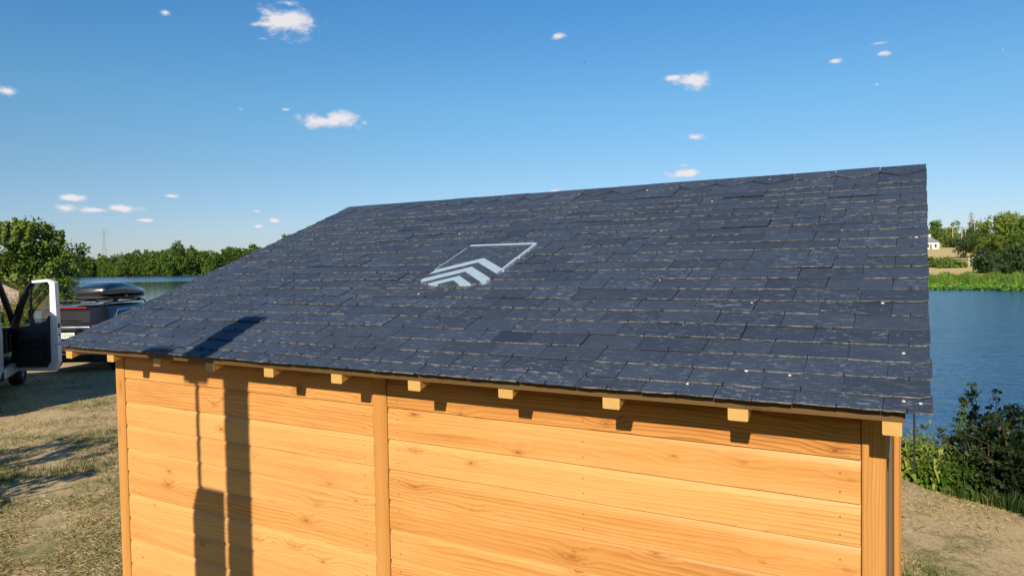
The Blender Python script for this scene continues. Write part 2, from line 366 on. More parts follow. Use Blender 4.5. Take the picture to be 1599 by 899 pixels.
M['stem'] = plain('green_stem', (.10, .13, .04), .7)
M['stem_brown'] = plain('brown_stem', (.12, .075, .04), .8)

def ground_mat():
    t = NT('dry_grass_ground'); p = t.pos()
    col = t.new('ShaderNodeVertexColor', layer_name='zone').outputs[0]; z = t.new('ShaderNodeSeparateColor'); t.l.new(col, z.inputs[0])
    a = t.noise(p, .55, 5, .6); b = t.noise(p, 2.6, 5, .65); c = t.noise(p, 34, 5, .7); d = t.noise(t.mapping(p, (70, 22, 20), rot=(0, 0, .7)), 1.0, 4, .7)
    e = t.noise(p, .9, 4, .6, .4)
    soil = t.mix(c, (.50, .345, .18), (.82, .61, .365))
    straw = t.mix(d, (.38, .27, .125), (.80, .60, .33))
    base = t.mix(t.ramp(b, [(.38, 0.0), (.60, 1.0)]), soil, straw)
    green = t.mix(c, (.07, .10, .025), (.20, .22, .07))
    gm = t.math('ADD', t.math('MULTIPLY', a, .62), t.math('MULTIPLY', b, .42))
    gf = t.ramp(t.math('ADD', gm, t.math('MULTIPLY_ADD', c, .22, -.11)), [(.525, 0.0), (.63, .80)])
    base = t.mix(gf, base, green)
    dk = t.ramp(t.math('ADD', e, t.math('MULTIPLY_ADD', c, .3, -.15)), [(.60, 0.0), (.72, .6)])
    base = t.mix(dk, base, (.18, .12, .065))
    patch = t.ramp(t.noise(p, 1.3, 4, .6), [(.42, .15), (.58, 1.0)])
    fl = t.noise(t.mapping(p, (26, 15, 15), rot=(0, 0, .5)), 1.0, 5, .75)
    base = t.mix(t.math('MULTIPLY', t.ramp(fl, [(.52, 0.0), (.64, .62)]), patch), base, (.155, .105, .05))
    fg = t.noise(t.mapping(p, (13, 9, 9), rot=(0, 0, .9), loc=(4, 2, 0)), 1.0, 5, .75)
    base = t.mix(t.ramp(t.math('ADD', fg, t.math('MULTIPLY_ADD', a, .5, -.25)), [(.51, 0.0), (.65, .5)]), base, (.19, .20, .06))
    # far field: pale ripe grass ; far woodland floor: green
    fld = t.mix(t.noise(p, .06, 4), (.56, .41, .16), (.78, .60, .28))
    base = t.mix(z.outputs[0], base, fld)
    base = t.mix(z.outputs[1], base, t.mix(t.noise(p, .1, 4), (.06, .10, .02), (.13, .20, .035)))
    base = t.mix(z.outputs[2], base, (.10, .085, .05))
    h = t.math('ADD', t.math('MULTIPLY', c, .6), t.math('MULTIPLY', d, .5)); h = t.math('ADD', h, t.math('MULTIPLY', b, 1.2))
    t.bsdf(base, .95, 0, .1, t.bump(h, .45, .03)); return t.mat
M['ground'] = ground_mat()
def water_mat():
    t = NT('lake_water'); p = t.pos()
    w1 = t.noise(t.mapping(p, (1.2, 3.0, 1), rot=(0, 0, YAW+.25)), 1.0, 3, .55, .4)
    w2 = t.noise(t.mapping(p, (4.0, 8.5, 1), rot=(0, 0, YAW-.15)), 1.0, 3, .6, .3)
    w3 = t.noise(t.mapping(p, (.25, .6, 1), rot=(0, 0, YAW)), 1.0, 2, .5)
    lee = t.new('ShaderNodeVectorMath', operation='DISTANCE'); t.l.new(t.mapping(p, (1, 1, 0)), lee.inputs[0]); lee.inputs[1].default_value = tuple(at(190, 120))
    wob = t.noise(t.mapping(p, (.010, .030, 1), rot=(0, 0, YAW-.5)), 1.0, 4, .6)
    calm = t.ramp(t.math('ADD', t.math('MULTIPLY', lee.outputs['Value'], 1/160), t.math('MULTIPLY_ADD', wob, .9, -.45)), [(.42, .10), (.60, 1.0)])
    h = t.math('ADD', t.math('MULTIPLY', w1, .65), t.math('MULTIPLY', w2, .22)); h = t.math('ADD', h, t.math('MULTIPLY', w3, 1.2))
    h = t.math('MULTIPLY', h, calm)
    bp = t.bump(h, .75, .12)
    t.bsdf((.022, .095, .225), t.math('MULTIPLY_ADD', calm, .10, .03), 0, .5, bp).inputs['IOR'].default_value = 1.333; return t.mat
M['water'] = water_mat()

# ------------------------------------------------------------------ terrain and lake
LAKE_Z = -1.0
def beta(px): return math.degrees(math.atan((px-799.5)/FPX))
B1 = [-180, -100, -62, -45, -36, -33, -30, -25, -10, 10, 25, 30.6, 36, 50, 70, 90, 112, 180]
N1 = [9e3, 9e3, 70, 62, 52, 44, 33, 27, 21, 14.5, 10.6, 9.7, 9.3, 8.8, 9.2, 14, 60, 9e3]
B2 = [-180, -64, -60, -50, -40, -36, -22, 0, 15, 25, 30.6, 36, 50, 90, 108, 112, 180]
N2 = [8, 30, 80, 260, 500, 505, 465, 300, 160, 96, 83.5, 82, 86, 120, 70, 50, 8]
def sm(x): x = np.clip(x, 0, 1); return x*x*(3-2*x)
def terrain(b, r):
    """b in degrees from the view axis, r in metres from the camera's foot -> height, zones"""
    r1 = np.interp(b, B1, N1); r2 = np.interp(b, B2, N2)
    near = -1.9*sm((r-(r1-2.4))/4.2)
    rise = np.interp(b, [-180, -36, -20, 5, 25, 40, 180], [.012, .012, .012, .015, .024, .026, .012])
    d = np.maximum(r-r2, 0)
    flat = np.interp(b, [-180, -30, -10, 20, 40, 180], [120, 120, 90, 0, 0, 60])
    far = -1.9 + 1.6*sm((d+2)/9.0) + rise*np.maximum(d-8, 0)*sm((d-flat)/120+.25)
    far = np.minimum(far, np.interp(b, [-180, -36, -20, 20, 34, 50, 180], [31, 31, 30, 16, 10, 12, 24]) + .002*d)
    lake = r1 < r2
    return np.where(lake & (r > (r1+r2)/2), far, np.where(lake, near, 0.0)), r1, r2
bs = np.concatenate([np.linspace(-180, -70, 24, endpoint=False), np.linspace(-70, -42, 20, endpoint=False), np.linspace(-42, 42, 190, endpoint=False), np.linspace(42, 112, 40, endpoint=False), np.linspace(112, 180, 14, endpoint=False)])
rs = np.concatenate([np.geomspace(.6, 30, 90, endpoint=False), np.geomspace(30, 140, 70, endpoint=False), np.geomspace(140, 6000, 70)])
BB, RR = np.meshgrid(bs, rs, indexing='ij')
Z, R1, R2 = terrain(BB, RR)
A = np.radians(BB)
dirs = HF[None, None, :]*np.cos(A)[..., None] + HR[None, None, :]*np.sin(A)[..., None]
P = CAM[None, None, :]*np.array([1, 1, 0]) + dirs*RR[..., None]
def lumps(x, y, s=1.0):
    v = np.zeros_like(x)
    for k, (a, b_, c) in enumerate([(1.3, .7, .2), (-.9, 1.7, 1.1), (2.3, -1.9, 2.3), (3.7, 2.9, .7), (-5.1, 3.3, 4.0), (.35, .5, 1.5)]):
        v += np.sin(s*(a*x+b_*y)+c)/(1+k*.45)
    return v/3
P[..., 2] = Z + .022*lumps(P[..., 0], P[..., 1])*np.clip(1-RR/60, 0, 1)
nb, nr = BB.shape
verts = P.reshape(-1, 3)
idx = np.arange(nb*nr).reshape(nb, nr); nx = np.roll(idx, -1, axis=0)
faces = np.stack([idx[:, :-1], nx[:, :-1], nx[:, 1:], idx[:, 1:]], -1).reshape(-1, 4)[:, ::-1]
verts = np.vstack([verts, [[CAM[0], CAM[1], 0]]]); c0 = len(verts)-1
faces = faces.tolist() + [(int(c0), int(idx[i, 0]), int(idx[(i+1) % nb, 0])) for i in range(nb)][:]
g = mesh_obj('ground', verts, faces, M['ground']); tag(g, kind='structure')
bmx = bmesh.new(); bmx.from_mesh(g.data); bmesh.ops.recalc_face_normals(bmx, faces=bmx.faces)
if sum(f.normal.z for f in bmx.faces) < 0: bmesh.ops.reverse_faces(bmx, faces=bmx.faces)
bmx.to_mesh(g.data); bmx.free(); g.data.polygons.foreach_set('use_smooth', np.ones(len(g.data.polygons), dtype=bool))
dfar = (RR-R2)
fieldm = sm((dfar-11)/6)*np.where((R1 < R2) & (RR > (R1+R2)/2), 1, 0)
greenm = sm((dfar+2)/3)*(1-sm((dfar-11)/5))*np.where((R1 < R2) & (RR > (R1+R2)/2), 1, 0)
woodm = fieldm*sm((-20-BB)/5)
bankm = sm((RR-(R1-1.8))/1.2)*np.where(RR < (R1+R2)/2, 1, 0)*np.where(R1 < R2, 1, 0)
bounce_cut = sm((P[..., 0]+.2)/.8)*sm((-P[..., 1]-.1)/.5)*(RR < 30)  # dark green ground added out of view to cut light bounced onto the wall
zone = np.stack([fieldm-woodm, np.clip(greenm+woodm+.8*bounce_cut, 0, 1), bankm*.8, np.ones_like(fieldm)], -1).reshape(-1, 4)
zone = np.vstack([zone, [[0, 0, 0, 1]]])
ca = g.data.color_attributes.new('zone', 'FLOAT_COLOR', 'POINT'); ca.data.foreach_set('color', zone.astype(np.float32).ravel())
wv = [(x, y, LAKE_Z) for x in (-900, 900) for y in (-400, 900)]
tag(mesh_obj('lake', wv, [(0, 2, 3, 1)], M['water']), kind='structure')
def ground_z(p):
    d = np.array([p[0], p[1], 0]) - CAM*np.array([1, 1, 0]); r = np.linalg.norm(d)
    b = math.degrees(math.atan2(d@HR, d@HF)); return float(terrain(np.array([b]), np.array([r]))[0][0])
def atg(px, D, dz=0.0):
    p = at(px, D); p.z = ground_z(p)+dz; return p

# ------------------------------------------------------------------ the slate-roofed timber shelter
W = 3.996; YE, ZE, YR, ZR = -.2664, 1.7431, 2.1536, 2.6666
SL = math.hypot(YR-YE, ZR-ZE); cs, sn = (YR-YE)/SL, (ZR-ZE)/SL
XL, XR = -.1542, 4.1114
def roof(u, s, h=0.0): return (u, YE+s*cs-h*sn, ZE+s*sn+h*cs)
hut = empty('timber_shelter', (0, 0, 0), 0, 'honey coloured timber shelter with a sloping blue grey slate roof and a chevron shield', 'shelter')

class Planks:
    """boxes or profiles of wood with grain UVs in metres"""
    def __init__(s): s.v = []; s.f = []; s.uv = []; s.rn = []
    def strip(s, A, B, prof_dirs, tone=None, off=None, caps=True):
        """profile points (lists of offsets) swept from A to B; u runs along A->B"""
        A, B = Vector(A), Vector(B); L = (B-A).length; n = len(s.v); k = len(prof_dirs)
        off = off or (random.random()*60, random.random()*60); tone = random.random() if tone is None else tone
        pr = [Vector(p) for p in prof_dirs]; vv = [0.0]
        for i in range(k): vv.append(vv[-1]+(pr[(i+1) % k]-pr[i]).length)
        s.v += [tuple(A+p) for p in pr] + [tuple(B+p) for p in pr]
        for i in range(k):
            j = (i+1) % k
            s.f.append((n+i, n+k+i, n+k+j, n+j))
            s.uv += [(off[0], off[1]+vv[i]), (off[0]+L, off[1]+vv[i]), (off[0]+L, off[1]+vv[i+1]), (off[0], off[1]+vv[i+1])]
            s.rn += [(tone, random.random())]*4
        if caps:
            for base, rev in ((n, False), (n+k, True)):
                id_ = [base+i for i in range(k)]; s.f.append(tuple(id_ if rev else id_[::-1]))
                for q in (id_ if rev else id_[::-1]):
                    p = pr[q-base]; s.uv.append((off[0]+p.length*.4, off[1]+p.x+p.y+p.z)); s.rn.append((tone*.6, 0))
    def beam(s, A, B, X, Y, tone=None, ch=.004):
        """rectangular beam: A->B axis line at one corner, X and Y the section vectors"""
        X, Y = Vector(X), Vector(Y); x, y = X.normalized()*ch, Y.normalized()*ch
        s.strip(A, B, [x, X-x, X+y, X+Y-y, X+Y-x, Y+x, Y-y, y], tone)
    def build(s, name, mat, parent):
        return mesh_obj(name, s.v, s.f, mat, parent, uv=s.uv, rnd=s.rn)

BZ = [1.534+.1352*1]+[1.534, 1.396, 1.261, 1.1235, .992, .857, .722, .587, .452, .317, .182, .06]
PX = [(0.0, .082), (1.968, 2.047), (3.929, 3.996)]
def cladding(name, x0, x1, seed, dz=0.0):
    random.seed(seed); pk = Planks()
    tones = [.52, .62, .40, .55, .38, .5, .42, .6, .35, .5, .4, .5, .5] if seed == 3 else [.55, .50, .33, .42, .66, .45, .5, .4, .5, .5, .5, .5, .5]
    for i in range(len(BZ)-1):
        zt, zb = BZ[i]+dz, BZ[i+1]+dz; hgt = zt-zb
        bow = random.uniform(-.0015, .0015)
        prof = [(0, -.0005, zb), (0, 0, zb+.004), (0, bow, zb+hgt*.45), (0, 0, zb+hgt*.74), (0, .0016, zb+hgt*.82), (0, .0048, zb+hgt*.90), (0, .010, zt-.003), (0, .010, zt+.012), (0, .022, zt+.012), (0, .022, zb)]
        # a sway along the length so the joints are not ruled lines
        n = 7
        off = (random.random()*60, random.random()*60); tone = min(max(tones[i]+random.uniform(-.1, .1), 0), 1)
        L = x1-x0; zs = [random.uniform(-.0012, .0012) for _ in range(n+1)]
        n0 = len(pk.v); k = len(prof); vv = [0.0]
        for q in range(k): vv.append(vv[-1]+(Vector(prof[(q+1) % k])-Vector(prof[q])).length)
        for j in range(n+1):
            for p in prof: pk.v.append((x0+L*j/n, p[1], p[2]+zs[j]))
        for j in range(n):
            for q in range(k):
                r_ = (q+1) % k; a = n0+j*k
                pk.f.append((a+q, a+k+q, a+k+r_, a+r_))
                ua, ub = off[0]+L*j/n, off[0]+L*(j+1)/n
                pk.uv += [(ua, off[1]+vv[q]), (ub, off[1]+vv[q]), (ub, off[1]+vv[q+1]), (ua, off[1]+vv[q+1])]; pk.rn += [(tone, 0)]*4
        for a, rev in ((n0, True), (n0+n*k, False)):
            id_ = list(range(a, a+k)); pk.f.append(tuple(id_[::-1] if rev else id_)); pk.uv += [(off[0], off[1])]*k; pk.rn += [(tone, 0)]*k
    return pk.build(name, M['cladding'], hut)
cladding('cladding', .085, 1.965, 3)
cladding('cladding', 2.050, 3.926, 5)
random.seed(21)
for k, (a, b) in enumerate(PX):
    pk = Planks(); top = 1.775 if k != 1 else 1.80
    pk.beam((a, -.006, 0.02), (a, -.006, top), (b-a, 0, 0), (0, .075 if k < 2 else .022, 0), tone=(.45, .55, .5)[k]); pk.build('post', M['post_wood'], hut)
pk = Planks()
pk.beam((3.930, 1.0, .02), (3.930, 1.0, 2.16), (.080, 0, 0), (0, .08, 0), tone=.62); pk.build('post', M['post_wood'], hut)
for x in (0.0, 3.916):
    pk = Planks(); pk.beam((x, 1.92, .02), (x, 1.92, 2.5), (.08, 0, 0), (0, .08, 0), tone=.5); pk.build('post', M['post_wood'], hut)
# right gable: weathered upright boards behind the corner post, then honey boards
pk = Planks()
for i in range(7):
    y = .020+i*.1395; pk.beam((3.971, y, .04), (3.966, y, 1.80+.36*(y-.07)), (.022, 0, 0), (0, .130, 0), tone=random.random())
pk.build('gable_panel', M['grey_wood'], hut)
pk = Planks()
for i in range(15):
    pk.beam((3.97, 1.082, .06+.135*i), (3.97, 1.918, .06+.135*i), (.022, 0, 0), (0, 0, .132))
pk.build('cladding', M['cladding'], hut)
pk = Planks()
for i in range(13): pk.beam((.004, .072, .06+.135*i), (.004, 1.918, .06+.135*i), (.022, 0, 0), (0, 0, .132))
pk.build('cladding', M['cladding'], hut)
pk = Planks()
for i in range(17): pk.beam((.085, 1.96, .06+.135*i), (3.91, 1.96, .06+.135*i), (0, .022, 0), (0, 0, .132))
pk.build('cladding', M['cladding'], hut)
pk = Planks(); pk.beam((.07, .08, .02), (3.92, .08, .02), (0, 1.84, 0), (0, 0, .03)); pk.build('floor', M['eave_wood'], hut)
# rafters, roof boarding, eave batten
RH = -.036
for k in range(11):
    pk = Planks(); x = .306+.409*(k-1)
    if k == 10: x = 3.994
    if k == 0: x = -.09
    jit = random.uniform(-.006, .006)
    s0 = .030+jit; A0 = roof(x, s0, RH); B0 = roof(x, SL-.03, RH)
    w = .060 if k < 10 else .048
    # plumb-cut tail
    d = .051
    pr = [Vector((0, 0, 0)), Vector((w, 0, 0)), Vector((w, 0, -d)), Vector((0, 0, -d))]
    ch = .003
    pk.strip(A0, B0, [(ch, 0, 0), (w-ch, 0, 0), (w, 0, -ch), (w, 0, -d+ch), (w-ch, 0, -d), (ch, 0, -d), (0, 0, -d+ch), (0, 0, -ch)], tone=random.uniform(.25, .7))
    pk.build('rafter', M['rafter_wood'], hut)
mb = MB()
def slab(mb, u0, u1, s0, s1, h0, h1, mi=0):
    c = [roof(u, s, h) for h in (h0, h1) for (u, s) in ((u0, s0), (u1, s0), (u1, s1), (u0, s1))]
    n = len(mb.v); mb.v += c
    for f in ((3, 2, 1, 0), (4, 5, 6, 7), (0, 1, 5, 4), (1, 2, 6, 5), (2, 3, 7, 6), (3, 0, 4, 7)): mb.f.append(tuple(n+i for i in f)); mb.m.append(mi)
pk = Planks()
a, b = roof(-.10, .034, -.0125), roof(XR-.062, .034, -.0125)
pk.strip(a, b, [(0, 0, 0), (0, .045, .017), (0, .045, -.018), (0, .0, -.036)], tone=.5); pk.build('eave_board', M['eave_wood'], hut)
slab(mb, -.10, XR-.062, .085, SL-.005, -.033, -.0125); mb.build('roof_boarding', M['dark_trim'], hut)
mb = MB(); mb.box((-.10, YR-.03, ZR-.14), (XR-.062, YR-.008, ZR-.03)); mb.build('ridge_board', M['dark_trim'], hut)
# slates
COURSE = [0, .075, .177, .281, .388, .5, .608, .718, .829, .942, 1.056, 1.17, 1.284, 1.396, 1.51, 1.62, 1.73, 1.84, 1.948, 2.056, 2.166, 2.275, 2.50]
SW = .2275
class Slates:
    def __init__(s): s.v = []; s.f = []; s.uv = []; s.rn = []; s.m = []
    def slate(s, u0, u1, s0, s1, hb, ht, th=.0042, tone=.5, scuff=1.0, bot=None, right_clip=0.0, jag=.0011, edge=None):
        n = 9; off = (random.random()*40, random.random()*40); base = len(s.v); em_ = edge if edge is not None else (1 if random.random() < .66 else 0)
        bl = []
        for i in range(n+1):
            q = i/n; u = u0+(u1-u0)*q; ss = s0+(bot(q) if bot else 0)+random.uniform(-jag, jag)
            if i == 0: ss += random.uniform(0, .0025)
            if i == n: ss += random.uniform(0, .0025)+right_clip
            bl.append((u, ss))
        def h(ss): return hb+(ht-hb)*(ss-s0)/(s1-s0)
        cham = .0022
        top = [roof(u, ss+cham, h(ss)) for u, ss in bl] + [roof(u1, s1, ht), roof(u0, s1, ht)]
        mid = [roof(u, ss, h(ss)-cham*.55) for u, ss in bl]
        low = [roof(u, ss+.0005, h(ss)-th) for u, ss in bl]
        s.v += top+mid+low; nt = len(top)
        s.f.append(tuple(base+i for i in range(nt))); s.m.append(0)
        s.uv += [(off[0]+(u-u0), off[1]+ss-s0) for u, ss in bl]+[(off[0]+u1-u0, off[1]+s1-s0), (off[0], off[1]+s1-s0)]
        s.rn += [(tone, scuff)]*nt
        for i in range(n):
            a, b, c, d = base+nt+i, base+nt+i+1, base+i+1, base+i
            s.f.append((a, b, c, d)); s.m.append(em_); s.uv += [(0, 0)]*4; s.rn += [(tone, 0)]*4
            a2, b2 = base+nt+n+1+i, base+nt+n+1+i+1
            s.f.append((a2, b2, b, a)); s.m.append(em_ if random.random() < .9 else 0); s.uv += [(0, 0)]*4; s.rn += [(tone, 0)]*4
        # side edges
        n2 = len(s.v)
        for (u, ss, e) in ((u0, bl[0][1], 0), (u1, bl[-1][1], 1)):
            q = len(s.v); s.v += [roof(u, ss+cham, h(ss)), roof(u, s1, ht), roof(u, s1, ht-th), roof(u, ss+.0005, h(ss)-th)]
            s.f.append((q, q+1, q+2, q+3) if e else (q+3, q+2, q+1, q)); s.m.append(0); s.uv += [(off[0], off[1])]*4; s.rn += [(tone, 0)]*4
    def build(s, name, parent): return mesh_obj(name, s.v, s.f, [M['slate'], M['slate_edge']], parent, uv=s.uv, rnd=s.rn, midx=s.m)
random.seed(4)
sl = Slates(); hooks = MB()
SH = dict(cx=2.012, hw=.216, top=1.437)                      # shield inlay
for i in range(len(COURSE)-1):
    s0 = COURSE[i]; s1 = COURSE[i+1]+.035
    first = 4.0 if i % 2 == 0 else 3.8925
    if i == 0: s1 = COURSE[1]+.03
    xs = [XR]+[first-SW*k for k in range(0, 20)]
    xs = [x for x in xs if x > XL+.03]+[XL]
    if i % 2: xs = [XR, 3.8925]+[x for x in xs if x < 3.89]
    xs = [xs[0]]+[x+random.uniform(-.006, .006) for x in xs[1:-1]]+[xs[-1]]
    for j in range(len(xs)-1):
        u1, u0 = xs[j], xs[j+1]; gap = random.choice([.0012, .002, .002, .003, .0045])
        if j == 0: gap *= .5
        js = random.uniform(-.003, .003) if i else random.uniform(-.0015, .0015)
        hb = .0005+random.choice([0, 0, .001, .002, .0045])*random.random(); tone = random.random()**1.4; sc = random.uniform(.25, 1.0)
        sl.slate(u0+gap/2, u1-gap/2 if j else u1+random.uniform(-.004, .003), s0+js, s1, hb, hb-.0068, tone=min(tone*.75, .58), scuff=sc, right_clip=.012*(j == 0)*(random.random() < .8) if i else 0, jag=.0011 if i else .0022,
                 bot=(lambda a: (lambda q: a*(q-.5)))(random.uniform(-.004, .004)))
        uc = (u0+u1)/2
        if j > 0 or i % 2 == 0:
            hooks.box((0, 0, 0), (1, 1, 1), Matrix.Identity(4)) if False else None
            c = [roof(uc+dx, s0+js+ds, hb+dh) for dh in (-.004, .0022) for dx, ds in ((-.0012, -.003), (.0012, -.003), (.0012, .014), (-.0012, .014))]
            n = len(hooks.v); hooks.v += c
            for f in ((3, 2, 1, 0), (4, 5, 6, 7), (0, 1, 5, 4), (1, 2, 6, 5), (2, 3, 7, 6), (3, 0, 4, 7)): hooks.f.append(tuple(n+q for q in f)); hooks.m.append(0)
# pointed ridge slates
for k in range(20):
    u1 = XR if k == 0 else 3.887-SW*(k-1)
    u0 = max(3.887-SW*k, XL)
    if u1 <= XL+.02: break
    tip = (lambda a, b: (lambda q: abs((a+(b-a)*q)-((b-SW/2) if k else (a+SW/2)))*.80))(u0, u1)
    sl.slate(u0+.002, u1-(.002 if k else 0), 2.398, SL+random.uniform(-.004, .008), .0035, .0045, th=.005, tone=random.random()*.6, scuff=.6, bot=tip, jag=.0008, edge=1 if random.random() < .3 else 0)
# the one newer, cleaner slate
sl.slate(2.590, 2.832, .279, .40, .0030, -.002, tone=1.6, scuff=0.0)
sl.build('slate_covering', hut)
tag(hooks.build('slate_hooks', M['hook'], hut), kind='stuff')
# chevron shield let into the slates
def shield_poly(cx, hw, n=10):
    L = [(-hw, 1.437), (-hw, .935), (-hw*.97, .905), (-hw*.80, .876), (-hw*.5, .861), (-hw*.22, .856), (-hw*.07, .838), (.012, .795)]
    Rr = [(.03, .822), (hw*.28, .852), (hw*.55, .858), (hw*.82, .872), (hw*.97, .897), (hw, .930), (hw, 1.437)]
    return [(cx+a, b) for a, b in L+Rr]
em = empty('shield_emblem', (0, 0, 0)); em.parent = hut
def plate(name, pts, h0, h1, mats, parent, edge=0):
    m_ = MB(); a = [roof(u, s, h1) for u, s in pts]; b = [roof(u, s, h0) for u, s in pts]; n = len(pts)
    m_.v = a+b; m_.f = [tuple(range(n))]; m_.m = [0]
    for i in range(n):
        j = (i+1) % n; m_.f.append((n+i, n+j, j, i)); m_.m.append(edge)
    ob = m_.build(name, mats, parent)
    l = ob.data.uv_layers.new(name='UVMap'); l2 = ob.data.uv_layers.new(name='rnd')
    for lp in ob.data.loops:
        v = ob.data.vertices[lp.vertex_index].co; l.data[lp.index].uv = (v.x+7, v.y*1.1+3); l2.data[lp.index].uv = (.35, .7)
    return ob
sp = shield_poly(SH['cx'], SH['hw']-.004)
bands = [1.437, 1.398, 1.284, 1.172, 1.06, .0]
def clip_poly(poly, f):
    out = []
    for i in range(len(poly)):
        a, b = poly[i], poly[(i+1) % len(poly)]; fa, fb = f(a), f(b)
        if fa >= 0: out.append(a)
        if (fa >= 0) != (fb >= 0):
            t_ = fa/(fa-fb); out.append((a[0]+(b[0]-a[0])*t_, a[1]+(b[1]-a[1])*t_))
    return out
cx = SH['cx']; K = .79
prev = None
# slate field cut between the zinc chevrons; upper rows keep the coursing
TH = .0105
def below(c): return lambda p: (c-K*abs(p[0]-cx))-p[1]
def half(poly, sgn): return clip_poly(poly, lambda p: sgn*(p[0]-cx))
def band(lo, hi):
    out = []
    for sgn in (-1, 1):
        q = half(sp, sgn)
        if hi is not None: q = clip_poly(q, lambda p: (hi-K*abs(p[0]-cx))-p[1])
        if lo is not None: q = clip_poly(q, lambda p: p[1]-(lo-K*abs(p[0]-cx)))
        if len(q) > 2: out.append(q)
    return out
for (lo, hi) in ((1.229, None),):
    for q in band(lo, hi):
        for r0, r1 in ((1.284, 1.398), (1.172, 1.284), (1.0, 1.172), (1.398, 1.437)):
            w = clip_poly(clip_poly(q, lambda p: p[1]-r0-.001), lambda p: r1-.001-p[1])
            if len(w) > 2: plate('slate_piece', w, -.01, TH+random.uniform(-.0015, .0008), [M['slate'], M['slate_edge']], em, 1)
for (lo, hi) in ((1.100, 1.161), (.972, 1.027), (None, .908)):
    for q in band(lo, hi):
        if len(q) > 2: plate('slate_piece', q, -.01, TH, [M['slate'], M['slate_edge']], em, 1)
for (lo, hi) in ((1.163, 1.227), (1.029, 1.098), (.910, .970)):
    m_ = MB(); qs = band(lo, hi); pts = []
    for q in qs:
        a = [roof(u, s, TH+.0005) for u, s in q]; b_ = [roof(u, s, -.01) for u, s in q]; n = len(m_.v); k = len(q)
        m_.v += a+b_; m_.f.append(tuple(range(n, n+k))); m_.m.append(0)
        for i in range(k): j = (i+1) % k; m_.f.append((n+k+i, n+k+j, n+j, n+i)); m_.m.append(0)
    m_.build('zinc_chevron', M['zinc'], em)
def strip(u0, u1, s0, s1, h=.012):
    m_ = MB(); slab(m_, u0, u1, s0, s1, -.01, h); m_.build('zinc_border', M['zinc'], em)
strip(cx-.217, cx+.222, 1.434, 1.452, .013)
strip(cx+.210, cx+.228, 1.335, 1.4335, .0125); strip(cx+.208, cx+.226, 1.226, 1.3345, .0122); strip(cx+.205, cx+.222, 1.055, 1.2255, .0118)
strip(cx-.220, cx-.2145, 1.16, 1.40, .0112); strip(cx-.222, cx-.2165, 1.065, 1.1595, .0112)
# bird lime spots, nails, strap under the verge
mb = MB()
for (px_, s_) in [(4.0455, .051), (4.085, .045), (4.040, .33), (3.74, .155), (3.61, .165), (3.45, .062), (3.53, .69), (3.97, .70), (4.07, 1.38), (4.07, 2.54), (3.3, 2.5), (3.62, 2.52), (1.0, .62), (.72, .95), (1.9, .75), (2.9, 1.6), (2.55, 2.45), (3.05, 2.1), (1.55, 1.7), (.55, 1.6), (3.1, .92)]:
    n = 9; r0 = random.uniform(.0028, .0052); c = [roof(px_+r0*1.25*math.cos(2*math.pi*i/n)*random.uniform(.8, 1.1), s_+r0*math.sin(2*math.pi*i/n)*random.uniform(.7, 1.1), .0042) for i in range(n)]
    mb.prism(c, Vector(roof(0, 0, -.003))-Vector(roof(0, 0, 0)))
tag(mb.build('lime_spots', M['limewhite'], hut), kind='stuff')
mb = MB()
for i in range(len(BZ)-1):
    zt, zb = BZ[i], BZ[i+1]
    for x in (3.868, 2.99, 2.105, 1.91, 1.02, .14):
        for q in (.22, .64):
            a = [(x+random.uniform(-.004, .004)*0+.0028*math.cos(w), -.0009, zb+(zt-zb)*q+.0028*math.sin(w)) for w in np.linspace(0, 2*math.pi, 7)[:-1]]
            mb.prism(a, (0, .003, 0))
tag(mb.build('nails', M['nail'], hut), kind='stuff')
mb = MB(); mb.box((4.046, .55, 1.62), (4.060, .556, 1.99)); mb.box((4.062, .55, 1.37), (4.070, .556, 1.72)); mb.box((4.044, .546, 1.66), (4.072, .5495, 1.68)); mb.build('hanging_strap', M['steel_dark'], hut)

# ------------------------------------------------------------------ foliage builders
def leaf_cloud(centres, sizes, n_each, leaf, tone, seed, elong=1.6, up=.25, outward=None, thin=1.0):
    """n_each small diamond leaves spread round each centre; returns verts, faces, rnd"""
    g_ = np.random.default_rng(seed); c = np.repeat(np.asarray(centres, float), n_each, 0); N = len(c)
    sz = np.repeat(np.asarray(sizes, float), n_each)
    d = g_.normal(size=(N, 3)); d /= np.linalg.norm(d, axis=1, keepdims=True)
    p = c + d*(sz*g_.random(N)**.5)[:, None]*np.array([1, 1, .8])
    nrm = g_.normal(size=(N, 3))*.6 + d*.9 + np.array([.1, -.35, up]); nrm /= np.linalg.norm(nrm, axis=1, keepdims=True)
    t_ = np.cross(nrm, g_.normal(size=(N, 3))); t_ /= np.linalg.norm(t_, axis=1, keepdims=True); b_ = np.cross(nrm, t_)
    L = leaf*g_.uniform(.6, 1.3, N); Wd = L/elong
    V = np.stack([p-t_*L[:, None]*.5, p+b_*Wd[:, None]*.5, p+t_*L[:, None]*.5, p-b_*Wd[:, None]*.5], 1).reshape(-1, 3)
    F = np.arange(4*N).reshape(N, 4)
    tn = np.repeat(np.asarray(tone, float), n_each)+g_.normal(0, .13, N)
    rn = np.repeat(np.stack([np.clip(tn, 0, 1), g_.random(N)], -1), 4, 0)
    return V, F, rn
